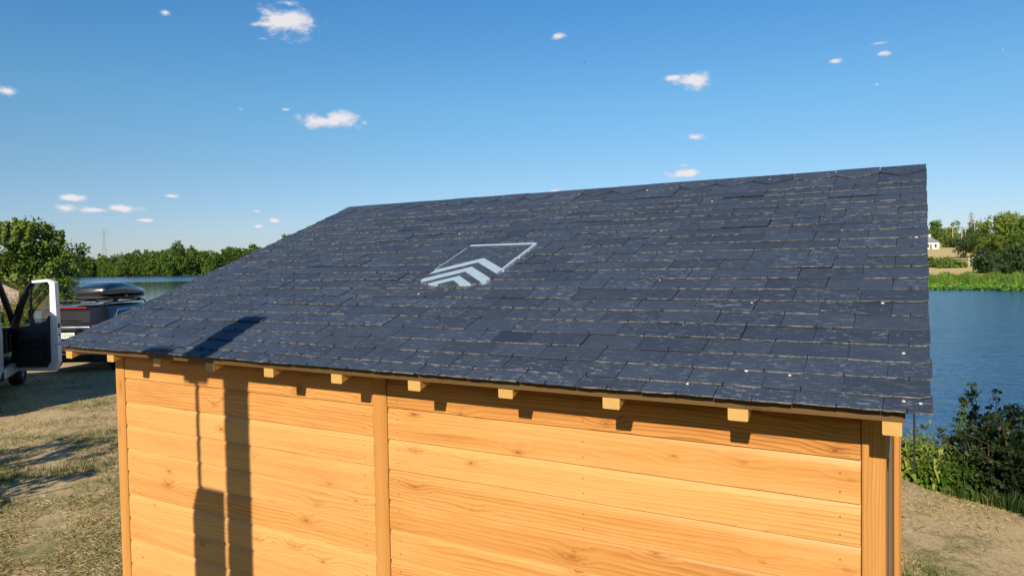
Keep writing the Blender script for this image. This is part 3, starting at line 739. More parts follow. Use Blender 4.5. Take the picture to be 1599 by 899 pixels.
def crown_clumps(rx, ry, rz, z0, n_lobe, n_clump, seed, csize, inner=.25):
    g_ = np.random.default_rng(seed); C = []; S = []; T = []
    lobes = []
    for i in range(n_lobe):
        a = g_.uniform(0, 2*math.pi); rr = g_.uniform(.25, .72); zz = g_.uniform(-.62, .72)
        k = math.sqrt(max(1-zz*zz, .05))
        lobes.append((rx*rr*k*math.cos(a), ry*rr*k*math.sin(a), z0+rz*zz, g_.uniform(.34, .58)))
    lobes.append((0, 0, z0, .72))
    for i in range(n_clump):
        lx, ly, lz, lr = lobes[g_.integers(len(lobes))]
        d = g_.normal(size=3); d /= np.linalg.norm(d); f = lr*(1-inner*g_.random()**2)
        C.append((lx+d[0]*rx*f, ly+d[1]*ry*f, max(lz+d[2]*rz*f, csize*.4))); S.append(csize*g_.uniform(.6, 1.35)); T.append(g_.uniform(.25, .8)+.12*d[2])
    return C, S, T
def make_tree(name, label, cat, loc, H, rx, rz, z0, n_lobe, n_clump, n_leaf, leaf, csize, mat, seed, group=None, trunk_r=None, ry=None, tone=0.0, shoots=0):
    root = empty(name, loc, 0, label, cat, group); g_ = np.random.default_rng(seed)
    mb = MB(); tr = trunk_r or H*.022
    top = z0+rz*.25
    pts = [(g_.normal(0, .012)*H*q, g_.normal(0, .012)*H*q, top*q-.15*(q == 0)) for q in np.linspace(0, 1, 6)]
    mb.tube(pts, list(np.linspace(tr, tr*.35, 6)), 7)
    for i in range(7):
        a = g_.uniform(0, 2*math.pi); q = g_.uniform(.35, .95); z = top*q; ln = g_.uniform(.4, .75)
        mb.tube([(0, 0, z), (rx*.35*ln*math.cos(a), rx*.35*ln*math.sin(a), z+rz*.22), (rx*ln*math.cos(a), rx*ln*math.sin(a), z+rz*.5*g_.uniform(.3, 1))], [tr*.5, tr*.32, tr*.1], 5)
    mb.build('trunk', M['bark'], root, True)
    C, S, T = crown_clumps(rx, ry or rx, rz, z0, n_lobe, n_clump, seed, csize)
    for i in range(shoots):
        a = g_.uniform(0, 2*math.pi); rr = rx*.75*math.sqrt(g_.random()); x, y = rr*math.cos(a), rr*math.sin(a)
        zb = z0+rz*math.sqrt(max(1-(rr/rx)**2, .02))*.8
        for q in range(4): C.append((x+.05*q, y, zb+rz*.085*q)); S.append(csize*.45*(1-.15*q)); T.append(.85)
    V, F, rn = leaf_cloud(C, S, n_leaf, leaf, np.asarray(T)+tone, seed)
    mesh_obj('crown', V, F, M[mat], root, rnd=rn)
    return root

# ------------------------------------------------------------------ the far wooded shore (left of the roof)
G1 = 'trees of the wood along the far shore'
protos = []
for i in range(6):
    rx = [4.6, 5.6, 3.8, 5.0, 6.0, 4.2][i]; H = [14, 13, 15, 12, 14, 16][i]
    protos.append(make_tree('lakeside_tree', 'green broadleaf tree standing in the front row of the wood on the far shore', 'tree', (0, 0, 0), H, rx, H*.5, H*.48, 9, 130, 30, .85, 1.35, 'leaf_tree', 100+i, G1, tone=[0, .06, -.08, .03, .12, -.04][i]))
random.seed(31); used = set()
def put_tree(px, D, topy, lab, kind):
    p = atg(px, D); hz = 413.1-(px-799.5)*math.tan(0.01694)
    topy += 1; want = max((hz-topy)*D/FPX + CAM[2] - p.z, 2)
    i = random.randrange(6); H = [14, 13, 15, 12, 14, 16][i]*1.05
    sc = want/H; sx = sc*random.uniform(.85, 1.15) if sc > .7 else sc*1.25
    if kind is None: pass
    if i not in used:
        o = protos[i]; used.add(i); o.location = p; o.rotation_euler = (0, 0, random.random()*6.28); o.scale = (sx, sx, sc); o['label'] = lab
    else: o = copy_tree(protos[i], p, random.random()*6.28, (sx, sx, sc), lab)
    return o
def env(px): return np.interp(px, [60, 100, 140, 180, 230, 262, 276, 300, 330, 360, 410, 470], [392, 390, 395, 392, 390, 388, 381, 386, 385, 384, 383, 385])
for px in np.arange(70, 470, 8.5):
    D = np.interp(px, [60, 470], [430, 405])+random.uniform(-6, 3)
    lowmid = 14 if 140 < px < 200 else 4
    put_tree(px+random.uniform(-3, 3), D, env(px)+random.uniform(lowmid-2, lowmid+9), 'green broadleaf tree standing in the front row of the wood on the far shore', 0)
for px in np.arange(75, 470, 13):
    put_tree(px+random.uniform(-4, 4), 455+random.uniform(-8, 20), env(px)+random.uniform(-2, 6), 'tall green tree rising behind the front row of the far wood', 1)
put_tree(276, 440, 376, 'tallest tree breaking the outline of the far wood left of the roof', 2)
put_tree(451, 420, 366, 'lone tree top showing above the sloping left edge of the slate roof', 2)
# distant wooded hill behind, one mass
gg = np.random.default_rng(5); C = []; S = []; T = []
for b in np.arange(-47, 47, .16):
    for q in range(3):
        D = gg.uniform(820, 1150); a = math.radians(b+gg.uniform(-.1, .1)); r = D
        p = CAM+ (HF*math.cos(a)+HR*math.sin(a))*r; z = ground_z(p)
        C.append((p[0], p[1], z+gg.uniform(3, 9)+3*math.sin(b*1.9)+2*math.sin(b*.7+2))); S.append(gg.uniform(5, 9)); T.append(gg.uniform(.1, .7))
V, F, rn = leaf_cloud(C, S, 16, 4.2, T, 6, 1.3)
tag(mesh_obj('distant_woods', V, F, M['leaf_hazed'], rnd=rn), 'dark woods with haze tinted leaves along the distant hill behind the lake', 'woods', kind='stuff')

gg = np.random.default_rng(15); C = []; S = []; T = []  # added tree belt out of view, blocks the low sky to deepen shadows
for b in np.arange(100, 262, 1.1):
    for q in range(16):
        r = gg.uniform(19, 27); a = math.radians(b+gg.uniform(-.6, .6)); p = CAM+(HF*math.cos(a)+HR*math.sin(a))*r
        C.append((p[0], p[1], .3+7.2*(q+gg.random())/16+.8*math.sin(b*.23))); S.append(gg.uniform(.7, 1.3)); T.append(gg.uniform(.2, .7))
V, F, rn = leaf_cloud(C, S, 10, .75, T, 16, 1.3)
tag(mesh_obj('fill_block_trees', V, F, M['leaf_tree'], rnd=rn), 'unseen belt of green trees added behind the camera to cut sky fill', 'woods', kind='stuff')

# ------------------------------------------------------------------ right bank across the water
T_R = [  # px, D, top row, half width px
    (1462, 300, 345, 14, 'pale leafy tree behind the white cottage', .15), (1478, 310, 352, 15, 'bushy pale green tree between the cottage and the poles', .25), (1491, 300, 372, 14, 'low rounded tree in the field beside the cottage', .1),
    (1456, 420, 344, 10, 'dark tree top on the skyline above the cottage', -.15), (1490, 430, 343, 12, 'round dark tree alone on the skyline left of the right pylon', -.2), (1512, 430, 347, 13, 'dark tree on the skyline under the right pylon', -.15), (1532, 400, 350, 12, 'skyline tree just right of the pylon', 0)]
for n, (px, D, ty, hw, lab, tone) in enumerate(T_R):
    p = atg(px, D); hz = 413.1-(px-799.5)*math.tan(.01694); H = (hz-ty)*D/FPX+CAM[2]-p.z; rx = hw*D/FPX
    make_tree('field_tree', lab, 'tree', p, H, rx, H*.5, H*.52, 7, 90, 26, .75, 1.3, 'leaf_tree', 300+n, 'trees on the hill across the lake', tone=tone)
BIG = [(1520, 150, 362, 32, 'round dark leaved tree at the field edge, left end of the big clump', 6.5, 0, 'leaf_dark'),
       (1556, 130, 345, 34, 'tall spreading tree in the middle of the big clump on the right bank', 0, .0, 'leaf_tree'),
       (1583, 118, 332, 30, 'highest light green tree crowning the clump on the right bank', 0, .12, 'leaf_tree'),
       (1622, 108, 338, 38, 'leafy tree cut by the right edge of the view across the water', 0, .05, 'leaf_tree'),
       (1550, 92, 392, 26, 'low dark bushy tree in front of the big clump', 0, -.1, 'leaf_dark'),
       (1592, 79, 388, 32, 'dark bush overhanging the water on the right bank', 0, -.05, 'leaf_dark')]
for n, (px, D, ty, hw, lab, _, tone, mt) in enumerate(BIG):
    p = atg(px, D); hz = 413.1-(px-799.5)*math.tan(.01694); H = (hz-ty)*D/FPX+CAM[2]-p.z; rx = hw*D/FPX
    make_tree('bank_tree', lab, 'tree', p, H, rx, H*.50, H*.52, 12, 240, 40, .34, .75, mt, 400+n, 'trees on the right bank across the water', tone=tone+.08)
def bush(name, label, cat, loc, rx, ry, H, mat, seed, n_clump, n_leaf, leaf, csize, group=None, tone=0.0, rz=0.0):
    root = empty(name, loc, rz, label, cat, group); g_ = np.random.default_rng(seed); mb = MB()
    for i in range(5):
        a = g_.uniform(0, 6.28); mb.tube([(0, 0, -.1), (rx*.3*math.cos(a), ry*.3*math.sin(a), H*.35), (rx*.6*math.cos(a), ry*.6*math.sin(a), H*.7)], [H*.022, H*.015, H*.006], 5)
    mb.build('stem', M['bark'], root)
    C, S, T = crown_clumps(rx, ry, H*.5, H*.48, 6, n_clump, seed, csize)
    V, F, rn = leaf_cloud(C, S, n_leaf, leaf, np.asarray(T)+tone, seed); mesh_obj('foliage', V, F, M[mat], root, rnd=rn); return root
for n, (px, D, w, h, lab) in enumerate([(1456, 118, 3.4, 1.9, 'dark green bush at the left end of the hedge in the dry field'), (1470, 115, 3.0, 1.6, 'low green bush in the middle of the hedge in the dry field'), (1489, 112, 2.6, 1.1, 'small bush trailing off at the right end of the field hedge')]):
    bush('hedge_bush', lab, 'bush', atg(px, D), w, w*.7, h, 'leaf_bush', 500+n, 70, 24, .4, .6, 'bushes in the dry field', -.05)
# white cottage
def cottage():
    p = atg(1444, 275); r = empty('cottage', p, math.atan2(HR[1], HR[0])+R(12), 'small white cottage with grey roof in the field beyond the lake', 'cottage')
    mb = MB(); L, Dp, Hh = 4.4, 5.0, 2.7
    mb.box((-L, -Dp/2, -.5), (L, Dp/2, Hh)); mb.prism([(L, -Dp/2, Hh), (L, Dp/2, Hh), (L, 0, Hh+.2)], (-.02, 0, 0)); mb.build('wall', M['render_wall'], r)
    m2_ = MB(); m2_.prism([(-L-.3, -Dp/2-.3, Hh+.01), (-L-.3, Dp/2+.3, Hh+.01), (-L-.3, 0, Hh+2.3)], (2*L-1.0, 0, 0))
    rf = MB(); rr = [(-L-.25, -Dp/2-.25, Hh+.01), (L+.25, -Dp/2-.25, Hh+.01), (L+.25, Dp/2+.25, Hh+.01), (-L-.25, Dp/2+.25, Hh+.01)]; t0, t1 = (-L+.3, 0, Hh+2.4), (L-1.9, 0, Hh+2.4)
    rf.poly([rr[0], rr[1], t1, t0]); rf.poly([rr[1], rr[2], t1]); rf.poly([rr[2], rr[3], t0, t1]); rf.poly([rr[3], rr[0], t0]); rf.poly(rr[::-1])
    ro = rf.build('roof', M['grey_roof'], r)
    c = MB(); c.box((1.6, -.4, Hh+1.6), (2.5, .4, Hh+3.1)); c.box((1.52, -.48, Hh+3.1), (2.58, .48, Hh+3.25)); c.build('chimney', M['render_wall'], ro)
    for x in (2.3, -1.2):
        w_ = MB(); w_.box((x, -Dp/2-.03, .8), (x+.9, -Dp/2+.02, 2.0)); f_ = w_.build('window', M['window_dark'], r)
        s_ = MB(); s_.box((x-.1, -Dp/2-.1, .68), (x+1.0, -Dp/2-.004, .795)); s_.build('sill', M['pale_post'], f_)
    d_ = MB(); d_.box((.1, -Dp/2-.03, -.3), (1.0, -Dp/2+.02, 1.9)); d_.build('door', M['timber_grey'], r)
cottage()
# pylons; their pale grey steel stands in for distance haze
def pylon(px, D, zb, H, label):
    r = empty('pylon', at(px, D, zb), math.atan2(HR[1], HR[0])+.5, label, 'pylon', None); mb = MB(); t_ = H*.006
    def w(q): return np.interp(q, [0, .55, 1], [.085, .034, .012])*H
    lv = [0, .14, .27, .38, .48, .57, .65, .73, .81, .89, 1.0]
    for sx in (-1, 1):
        for sy in (-1, 1):
            mb.tube([(sx*w(q), sy*w(q), q*H) for q in lv], t_, 4)
    for a, b in zip(lv[:-1], lv[1:]):
        wa, wb = w(a), w(b)
        for s in (-1, 1):
            for (p, q) in (((-wa, s*wa), (wb, s*wb)), ((wa, s*wa), (-wb, s*wb)), ((s*wa, -wa), (s*wb, wb)), ((s*wa, wa), (s*wb, -wb))):
                mb.tube([(p[0], p[1], a*H), (q[0], q[1], b*H)], t_*.6, 3)
    mb.build('lattice_tower', M['galv'], r)
    for q, ln in ((.72, .15), (.82, .19), (.92, .13)):
        m_ = MB()
        for s in (-1, 1):
            for yy in (-1, 1): m_.tube([(0, yy*w(q), q*H), (s*ln*H, 0, q*H+.01*H)], t_*.8, 4)
            m_.tube([(s*w(q), 0, (q+.03)*H), (s*ln*H, 0, q*H+.01*H)], t_*.7, 4); m_.tube([(s*ln*H, 0, q*H), (s*ln*H, 0, (q-.045)*H)], t_*.9, 4)
        m_.build('crossarm', M['galv'], r)
pylon(165, 900, 20, 37, 'distant lattice power pylon above the far wood at left')
pylon(1517, 900, 22, 38, 'distant lattice power pylon above the hill trees at right')
def hpole(px, D, H, lab, single=False):
    p = atg(px, D); r = empty('power_pole', p, math.atan2(HR[1], HR[0])+.3, lab, 'power pole', 'power poles in the field'); 
    for s in ((0,) if single else (-1, 1)):
        mb = MB(); mb.tube([(s*1.0, 0, -.5), (s*.9, 0, H)], [.17, .12], 7); mb.build('pole', M['pale_post'], r)
    mb = MB(); mb.box((-2.2, -.1, H-.35), (2.2, .1, H-.05)); ca_ = mb.build('crossarm', M['pale_post'], r)
    for x in (-1.9, 0, 1.9): mb = MB(); mb.tube([(x, 0, H-.05), (x, 0, H+.35)], [.06, .04], 6); mb.build('insulator', M['pale_post'], ca_)
hpole(1505, 262, 7.6, 'pale twin legged power pole standing in front of the hill trees')
hpole(1488, 300, 8.8, 'pale single power pole left of the twin legged pole', True)
hpole(1522, 330, 11.0, 'pale power pole just right of the twin legged pole', True)
for n, (px, D, lab) in enumerate([(1513.5, 118, 'white fence post at the left of the row in the field'), (1519.5, 120, 'white fence post in the middle of the row'), (1527.5, 121, 'faint white fence post at the right of the row')]):
    p = atg(px, D); mb = MB(); mb.box((-.09, -.09, -.2), (.09, .09, 1.25), bev=.015); mb.prism([(-.09, -.09, 1.25), (.09, -.09, 1.25), (.09, .09, 1.25), (-.09, .09, 1.25)], (0, 0, .03))
    o = mb.build('fence_post', M['pale_post']); o.location = p; tag(o, lab, 'post', 'white posts along the field edge')
# reeds and floating weed
gg = np.random.default_rng(8); N = 9000; V = []; F = []; rn = []
for i in range(N):
    b = gg.uniform(23, 37.5); r2 = np.interp(b, B2, N2); r = r2+gg.uniform(1.5, 12)
    a = math.radians(b); p = CAM+(HF*math.cos(a)+HR*math.sin(a))*r; z = ground_z(p); z = max(z, LAKE_Z-.1)
    h = gg.uniform(.45, 1.0)*(.6+.4*math.sin(b*2.3+1)**2); w = gg.uniform(.03, .07); th = gg.uniform(0, 6.28); l = gg.normal(0, .18, 2)*h
    dx, dy = w*math.cos(th), w*math.sin(th); n = len(V)
    V += [(p[0]-dx, p[1]-dy, z), (p[0]+dx, p[1]+dy, z), (p[0]+l[0]*.4+dx*.8, p[1]+l[1]*.4+dy*.8, z+h*.6), (p[0]+l[0], p[1]+l[1], z+h), (p[0]+l[0]*.4-dx*.8, p[1]+l[1]*.4-dy*.8, z+h*.6)]
    F.append((n, n+1, n+2, n+3, n+4)); c = np.clip(gg.normal(.5, .2)+.15*math.sin(b*3.1+r*.4), 0, 1); rn += [(c, 0)]*5
tag(mesh_obj('reeds', V, F, M['reed'], rnd=rn), 'bright green reeds in a belt along the far right shore', 'reeds', kind='stuff')
C = []; S = []; T = []
for i in range(1500):
    b = gg.uniform(23, 37); r2 = np.interp(b, B2, N2); r = r2+gg.uniform(-3.6, 2.5); a = math.radians(b); p = CAM+(HF*math.cos(a)+HR*math.sin(a))*r
    C.append((p[0], p[1], LAKE_Z+.05+gg.uniform(0, .25)*sm(np.array((r-r2+3.2)/3)))); S.append(.35); T.append(np.clip(gg.normal(.55, .15), 0, 1) if r > r2-2.4 else .1)
V, F, rn = leaf_cloud(C, S, 7, .34, T, 9, 1.1, 1.6); V[:, 2] = np.maximum(V[:, 2], LAKE_Z+.012)
tag(mesh_obj('water_weed', V, F, M['pads'], rnd=rn), 'low bright green water weed floating against the far right bank', 'water plants', kind='stuff')

# ------------------------------------------------------------------ left side: bush, shed, weeds
make_tree('willow_bush', 'large bushy willow with pale upright shoots behind the van door', 'tree', atg(8, 33), 4.4, 3.1, 2.25, 2.3, 12, 360, 56, .16, .42, 'leaf_bush', 600, None, .09, tone=.02, shoots=26)
make_tree('willow_bush', 'lower dark willow reaching the water right of the big bushy willow', 'tree', atg(84, 37), 2.9, 1.25, 1.5, 1.55, 8, 150, 50, .15, .34, 'leaf_dark', 601, None, .07, tone=.1)
def shed():
    p = atg(-36, 27); r = empty('beige_shed', p, math.atan2(HR[1], HR[0])+.62, 'beige rendered shed with a low pitched roof behind the weeds', 'shed'); mb = MB()
    mb.prism([(-1.5, -.9, -.2), (1.3, -.9, -.2), (1.3, -.9, 1.45), (0, -.9, 2.2), (-1.5, -.9, 1.42)], (0, 2.2, 0)); mb.build('wall', M['beige_wall'], r)
    mb = MB(); mb.prism([(1.45, -.98, 1.375), (0, -.98, 2.21), (0, -.98, 2.29), (1.5, -.98, 1.43)], (0, 2.35, 0)); mb.prism([(-1.6, -.98, 1.375), (-1.65, -.98, 1.43), (-.001, -.98, 2.29), (-.001, -.98, 2.21)], (0, 2.35, 0)); mb.build('roof', M['dark_trim'], r)
shed()
def weed(name, label, cat, loc, n_stem, h, spread, leaf, mat, seed, group=None, droop=.3, tone=0.0, lean=(0, 0), pairs=9, flower=0, elong=2.6):
    """upright leafy weed: thin stems with leaves in pairs getting smaller towards the tip"""
    root = empty(name, loc, 0, label, cat, group); g_ = np.random.default_rng(seed); mb = MB(); V = []; F = []; rn = []
    FV = []; FF = []; Fr = []
    for s in range(n_stem):
        a = g_.uniform(0, 6.28); sp_ = spread*math.sqrt(g_.random()); b0 = np.array([sp_*math.cos(a)*.5, sp_*math.sin(a)*.5, -.03]); hh = h*g_.uniform(.6, 1.0) if s else h
        tip = np.array([sp_*math.cos(a)+lean[0], sp_*math.sin(a)+lean[1], hh]); mid = (b0+tip)/2+np.array([-lean[0]*.25, -lean[1]*.25, .04*h])
        P_ = [b0*(1-q)**2+2*mid*q*(1-q)+tip*q*q for q in np.linspace(0, 1, 7)]
        mb.tube(P_, list(np.linspace(.006, .002, 7)*max(h, .5)), 5)
        for k in range(pairs):
            q = .12+.88*(k+g_.uniform(0, .5))/pairs; p = b0*(1-q)**2+2*mid*q*(1-q)+tip*q*q; L = leaf*(1.15-.75*q)*g_.uniform(.75, 1.25)
            th = k*1.57+g_.uniform(-.4, .4)
            for sgn in (0, math.pi):
                d = np.array([math.cos(th+sgn), math.sin(th+sgn), g_.uniform(.05, .5)]); d /= np.linalg.norm(d); side = np.cross(d, [0, 0, 1]); side /= np.linalg.norm(side)
                w = L/elong; n = len(V); e1 = p+d*L*.5+np.array([0, 0, .02*L]); e2 = p+d*L+np.array([0, 0, -droop*L])
                fold = np.array([0, 0, .12*L])
                V += [p, e1+side*w*.5+fold, e1, e1-side*w*.5+fold, e2]
                F += [(n, n+1, n+2), (n, n+2, n+3), (n+1, n+4, n+2), (n+2, n+4, n+3)]
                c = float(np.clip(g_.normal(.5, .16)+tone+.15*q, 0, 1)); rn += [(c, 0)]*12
        if flower:
            for k in range(flower):
                c_ = tip+g_.normal(0, .05, 3); n = len(FV)
                s_ = .028; FV += [c_+np.array(v)*s_ for v in ((-1, 0, 0), (0, -1, .3), (1, 0, 0), (0, 1, .3))]; FF.append((n, n+1, n+2, n+3)); Fr += [(g_.uniform(.5, 1), 0)]*4
    mb.build('stem', M['stem'], root)
    mesh_obj('foliage', [tuple(v) for v in V], F, M[mat], root, rnd=rn)
    if flower: mesh_obj('flowers', [tuple(v) for v in FV], FF, M['yellow'], root, rnd=Fr)
    return root
random.seed(77)
w0 = w1 = None
for i in range(34):
    px = random.uniform(-45, 112); D = random.uniform(22, 30)
    if i % 2 == 0:
        if w0 is None: w0 = weed('yellow_weed', 'yellow flowering weed in the rough growth behind the open van door', 'weed', atg(px, D), 12, 1.45, .5, .28, 'yellow', 700, 'yellow weeds behind the van', pairs=9, flower=9, tone=-.05)
        else: copy_tree(w0, atg(px, D), random.random()*6.28, random.uniform(.7, 1.2))
    else:
        if w1 is None: w1 = weed('green_weed', 'tall plain green weed in the rough growth behind the open van door', 'weed', atg(px, D), 12, 1.35, .5, .30, 'leaf_weed', 701, 'green weeds behind the van', pairs=9, tone=.05)
        else: copy_tree(w1, atg(px, D), random.random()*6.28, random.uniform(.7, 1.15))

# ------------------------------------------------------------------ white van with open door
HINGE = at(23, 13.0, 0); _rr = at(-52, 10.0, 0); _h = (HINGE-_rr).normalized()
VAN_RZ = math.atan2(-_h.x, _h.y)
van = empty('white_van', HINGE, VAN_RZ, 'white van at the left edge with its side door standing open', 'van')
def wheel(parent, loc, rad=.33, wid=.22, flip=1):
    mb = MB(); prof = [(rad*.62, -wid/2), (rad*.9, -wid/2), (rad, -wid*.36), (rad, wid*.36), (rad*.9, wid/2), (rad*.62, wid/2)]
    n = 28; rings = [[(x, r_*math.cos(2*math.pi*k/n), r_*math.sin(2*math.pi*k/n)) for k in range(n)] for r_, x in prof]
    mb.loft(rings, capb=False, capt=False)
    w_ = mb.build('wheel', M['rubber'], parent, True); w_.location = loc
    m2_ = MB(); prof = [(rad*.63, -wid*.42), (rad*.63, wid*.42), (rad*.52, wid*.45), (rad*.45, wid*.30), (rad*.16, wid*.36), (rad*.10, wid*.44)]
    rings = [[(x*flip, r_*math.cos(2*math.pi*k/n), r_*math.sin(2*math.pi*k/n)) for k in range(n)] for r_, x in prof]; m2_.loft(rings)
    m2_.build('rim', M['rim'], w_, True); return w_
mb = MB()
rings = [ring(.36, -3.25, -1.06, .90, .10, x0=-.95), ring(.55, -3.27, -1.05, .945, .10, x0=-.95), ring(1.1, -3.27, -1.05, .95, .10, x0=-.95), ring(1.75, -3.24, -1.05, .90, .12, x0=-.95), ring(1.98, -3.18, -1.05, .85, .14, x0=-.95), ring(2.09, -3.05, -1.05, .76, .16, x0=-.95), ring(2.12, -2.9, -1.05, .6, .2, x0=-.95)]
mb.loft(rings); mb.build('cargo_body', M['van_white'], van, True)
mb = MB(); rings = [ring(1.99, -1.048, -.50, .80, .12, x0=-.95), ring(2.07, -1.048, -.56, .74, .12, x0=-.95), ring(2.10, -1.048, -.68, .6, .12, x0=-.95)]; mb.loft(rings); mb.build('cab_roof', M['van_white'], van, True)
mb = MB(); rings = [ring(.42, .62, 1.18, .88, .2, x0=-.95), ring(.62, .02, 1.26, .94, .25, x0=-.95), ring(.88, .02, 1.20, .94, .3, x0=-.95), ring(1.02, .02, .95, .91, .3, x0=-.95), ring(1.14, .02, .45, .86, .2, x0=-.95)]; mb.loft(rings); mb.build('bonnet', M['van_white'], van, True)
mb = MB(); mb.box((-1.86, -1.05, .30), (-.03, .60, .46), bev=.02); mb.build('cab_floor', M['black_plastic'], van)
mb = MB(); mb.box((-.10, -1.02, .33), (.0, .04, .50), bev=.02); mb.build('door_sill', M['van_white'], van)
mb = MB(); mb.box((-1.84, -.30, .70), (-.08, .015, 1.16), bev=.04); mb.build('dashboard', M['black_plastic'], van)
for sx, nm in ((-.075, 'windscreen_pillar'), (-1.82, 'windscreen_pillar')):
    mb = MB(); mb.tube([(sx+(.06 if sx > -1 else -.06), .10, 1.05), (sx, -.15, 1.45), (sx-(.08 if sx > -1 else -.08), -.58, 2.03)], [.06, .055, .05], 8); mb.build(nm, M['black_plastic'], van, True)
mb = MB(); mb.quad((-1.72, .12, 1.16), (-.18, .12, 1.16), (-.26, -.52, 2.0), (-1.64, -.52, 2.0)); mb.build('windscreen', M['clear_glass'], van)
mb = MB(); mb.prism([(-1.90, -1.05, .36), (-1.90, .02, .36), (-1.90, .02, 1.18), (-1.90, -1.05, 1.25)], (.05, 0, 0)); mb.build('far_door', M['van_white'], van)
for x0 in (-.85, -1.7):
    mb = MB(); mb.box((x0, -1.0, .46), (x0+.62, -.42, .85), bev=.06); mb.box((x0, -1.03, .80), (x0+.62, -.86, 1.5), bev=.06); mb.box((x0+.18, -1.02, 1.52), (x0+.44, -.90, 1.74), bev=.04); mb.build('seat', M['seat_cloth'], van)
wheel(van, (-.12, .62, .33)); wheel(van, (-1.78, .62, .33), flip=-1); wheel(van, (-.12, -2.55, .33)); wheel(van, (-1.78, -2.55, .33), flip=-1)
for x in (-.09, -1.81):
    mb = MB(); mb.box((x-.07, -3.29, .95), (x+.07, -3.20, 1.35), bev=.015); mb.build('rear_lamp', M['red_lens'], van)
mb = MB(); mb.box((-1.86, -3.36, .36), (-.04, -3.24, .58), bev=.03); mb.build('rear_bumper', M['black_plastic'], van)
# open door (hinge line is its own z axis; it runs along -y when shut; inner face towards -x)
DL = 1.12
door = None
mb = MB()
outer = [(-.02, .40), (-.02, 1.20), (-.20, 1.55), (-.42, 1.92), (-.54, 2.01), (-.93, 2.035), (-DL+.02, 1.97), (-DL, 1.3), (-DL, .56), (-DL+.10, .38), (-.06, .36)]
inner = [(-.10, 1.16), (-.10, 1.22), (-.25, 1.55), (-.455, 1.89), (-.555, 1.965), (-.93, 1.985), (-.975, 1.94), (-.965, 1.40), (-.90, 1.28), (-.66, 1.22), (-.30, 1.17)]
th = .075
n = len(outer)
for x, rev in ((0.0, False), (-th, True)):
    for i in range(n):
        j = (i+1) % n
        q = [(x, *outer[i]), (x, *outer[j]), (x, *inner[j]), (x, *inner[i])]
        mb.quad(*(q if rev else q[::-1]), 1 if i < 4 else 0)
for i in range(n):
    j = (i+1) % n
    mb.quad((0, *outer[i]), (0, *outer[j]), (-th, *outer[j]), (-th, *outer[i]), 1 if i < 4 else 0); mb.quad((0, *inner[j]), (0, *inner[i]), (-th, *inner[i]), (-th, *inner[j]), 0 if 4 <= i < 7 else 1)
door = mb.build('open_door', [M['van_white'], M['black_plastic']], van); door.rotation_euler = (0, 0, R(46)); door.location = (-.01, 0, 0)
mb = MB(); tr = [(-.01, .42), (-.01, 1.19), (-.19, 1.56), (-.42, 1.90), (-.54, 1.995), (-.56, 1.967), (-.46, 1.892), (-.252, 1.55), (-.10, 1.215), (-.10, 1.163), (-.30, 1.172), (-.66, 1.222), (-.90, 1.282), (-.965, 1.38), (-.955, .56), (-.86, .45)]
mb.prism([(-th-.003, a, b) for a, b in tr], (-.03, 0, 0)); mb.build('door_trim', M['black_plastic'], door)
mb = MB(); mb.box((-th-.075, -.82, .92), (-th-.032, -.25, 1.02), bev=.015); mb.box((-th-.07, -.8, .60), (-th-.032, -.12, .76), bev=.02); mb.build('armrest', M['black_plastic'], door)
mb = MB(); mb.poly([(-.035, a, b) for a, b in inner]); mb.build('door_window', M['clear_glass'], door)
mb = MB(); mb.box((-.055, -.475, 1.19), (-.025, -.445, 1.90)); mb.build('quarter_pillar', M['black_plastic'], door)
mb = MB(); mb.box((.03, -.42, 1.20), (.20, -.28, 1.48), bev=.03); mb.box((-.01, -.34, 1.22), (.05, -.26, 1.30)); mi_ = mb.build('wing_mirror', M['black_plastic'], door)
mi_.location = (0, 0, 0)
mb = MB(); mb.box((.05, -.425, 1.24), (.18, -.4205, 1.45)); mb.build('mirror_glass', M['mirror'], door)
mb = MB(); mb.box((-.055, -DL-.008, 1.16), (-.02, -DL+.004, 1.24)); mb.box((-.05, -DL-.012, 1.02), (-.03, -DL+.004, 1.05)); mb.build('door_latch', M['steel_dark'], door)
mb = MB(); mb.box((-th-.006, -.62, .575), (-th-.0335+.02, -.56, .60)); mb.build('door_reflector', M['red_lens'], door); bpy.data.objects['door_reflector'].location = (-.0315, 0, 0)

# ------------------------------------------------------------------ dark car with roof box
CAR_H = math.radians(121); crr = at(161, 14.7, 0)
hx, hy = math.cos(CAR_H), math.sin(CAR_H)
car_loc = crr + Vector((-hy, hx, 0))*.86
car = empty('dark_car', car_loc, CAR_H-math.pi/2, 'dark car seen from behind, parked beyond the left end of the slate roof', 'car')
mb = MB()
rings = [ring(.24, .16, 4.2, .78, .2), ring(.36, .03, 4.34, .85, .25), ring(.60, -.01, 4.40, .88, .3), ring(.80, .02, 4.36, .885, .32), ring(.90, -.03, 4.15, .88, .3), ring(.985, -.055, 3.75, .875, .28), ring(1.04, -.03, 3.35, .86, .26), ring(1.075, .05, 3.15, .84, .24),
         ring(1.33, .25, 2.45, .72, .22), ring(1.38, .29, 2.25, .68, .22), ring(1.41, .25, 2.05, .62, .2), ring(1.435, .38, 1.75, .45, .2)]
mb.loft(rings); mb.build('body', M['car_black'], car, True)
mb = MB()
def rear_y(z): return np.interp(z, [.9, .985, 1.04, 1.075, 1.33, 1.38], [-.03, -.055, -.03, .05, .25, .29])
def half_w(z): return np.interp(z, [1.075, 1.33], [.84, .72])
grid = []
zs_ = np.linspace(1.09, 1.32, 6); qs_ = np.linspace(-1, 1, 13)
for z in zs_:
    grid.append([(q*(half_w(z)-.17), rear_y(z)-.008+.02*q**4, z) for q in qs_])
for a in range(5):
    for b in range(12): mb.quad(grid[a][b], grid[a][b+1], grid[a+1][b+1], grid[a+1][b])
mb.build('rear_window', M['car_glass'], car, True)
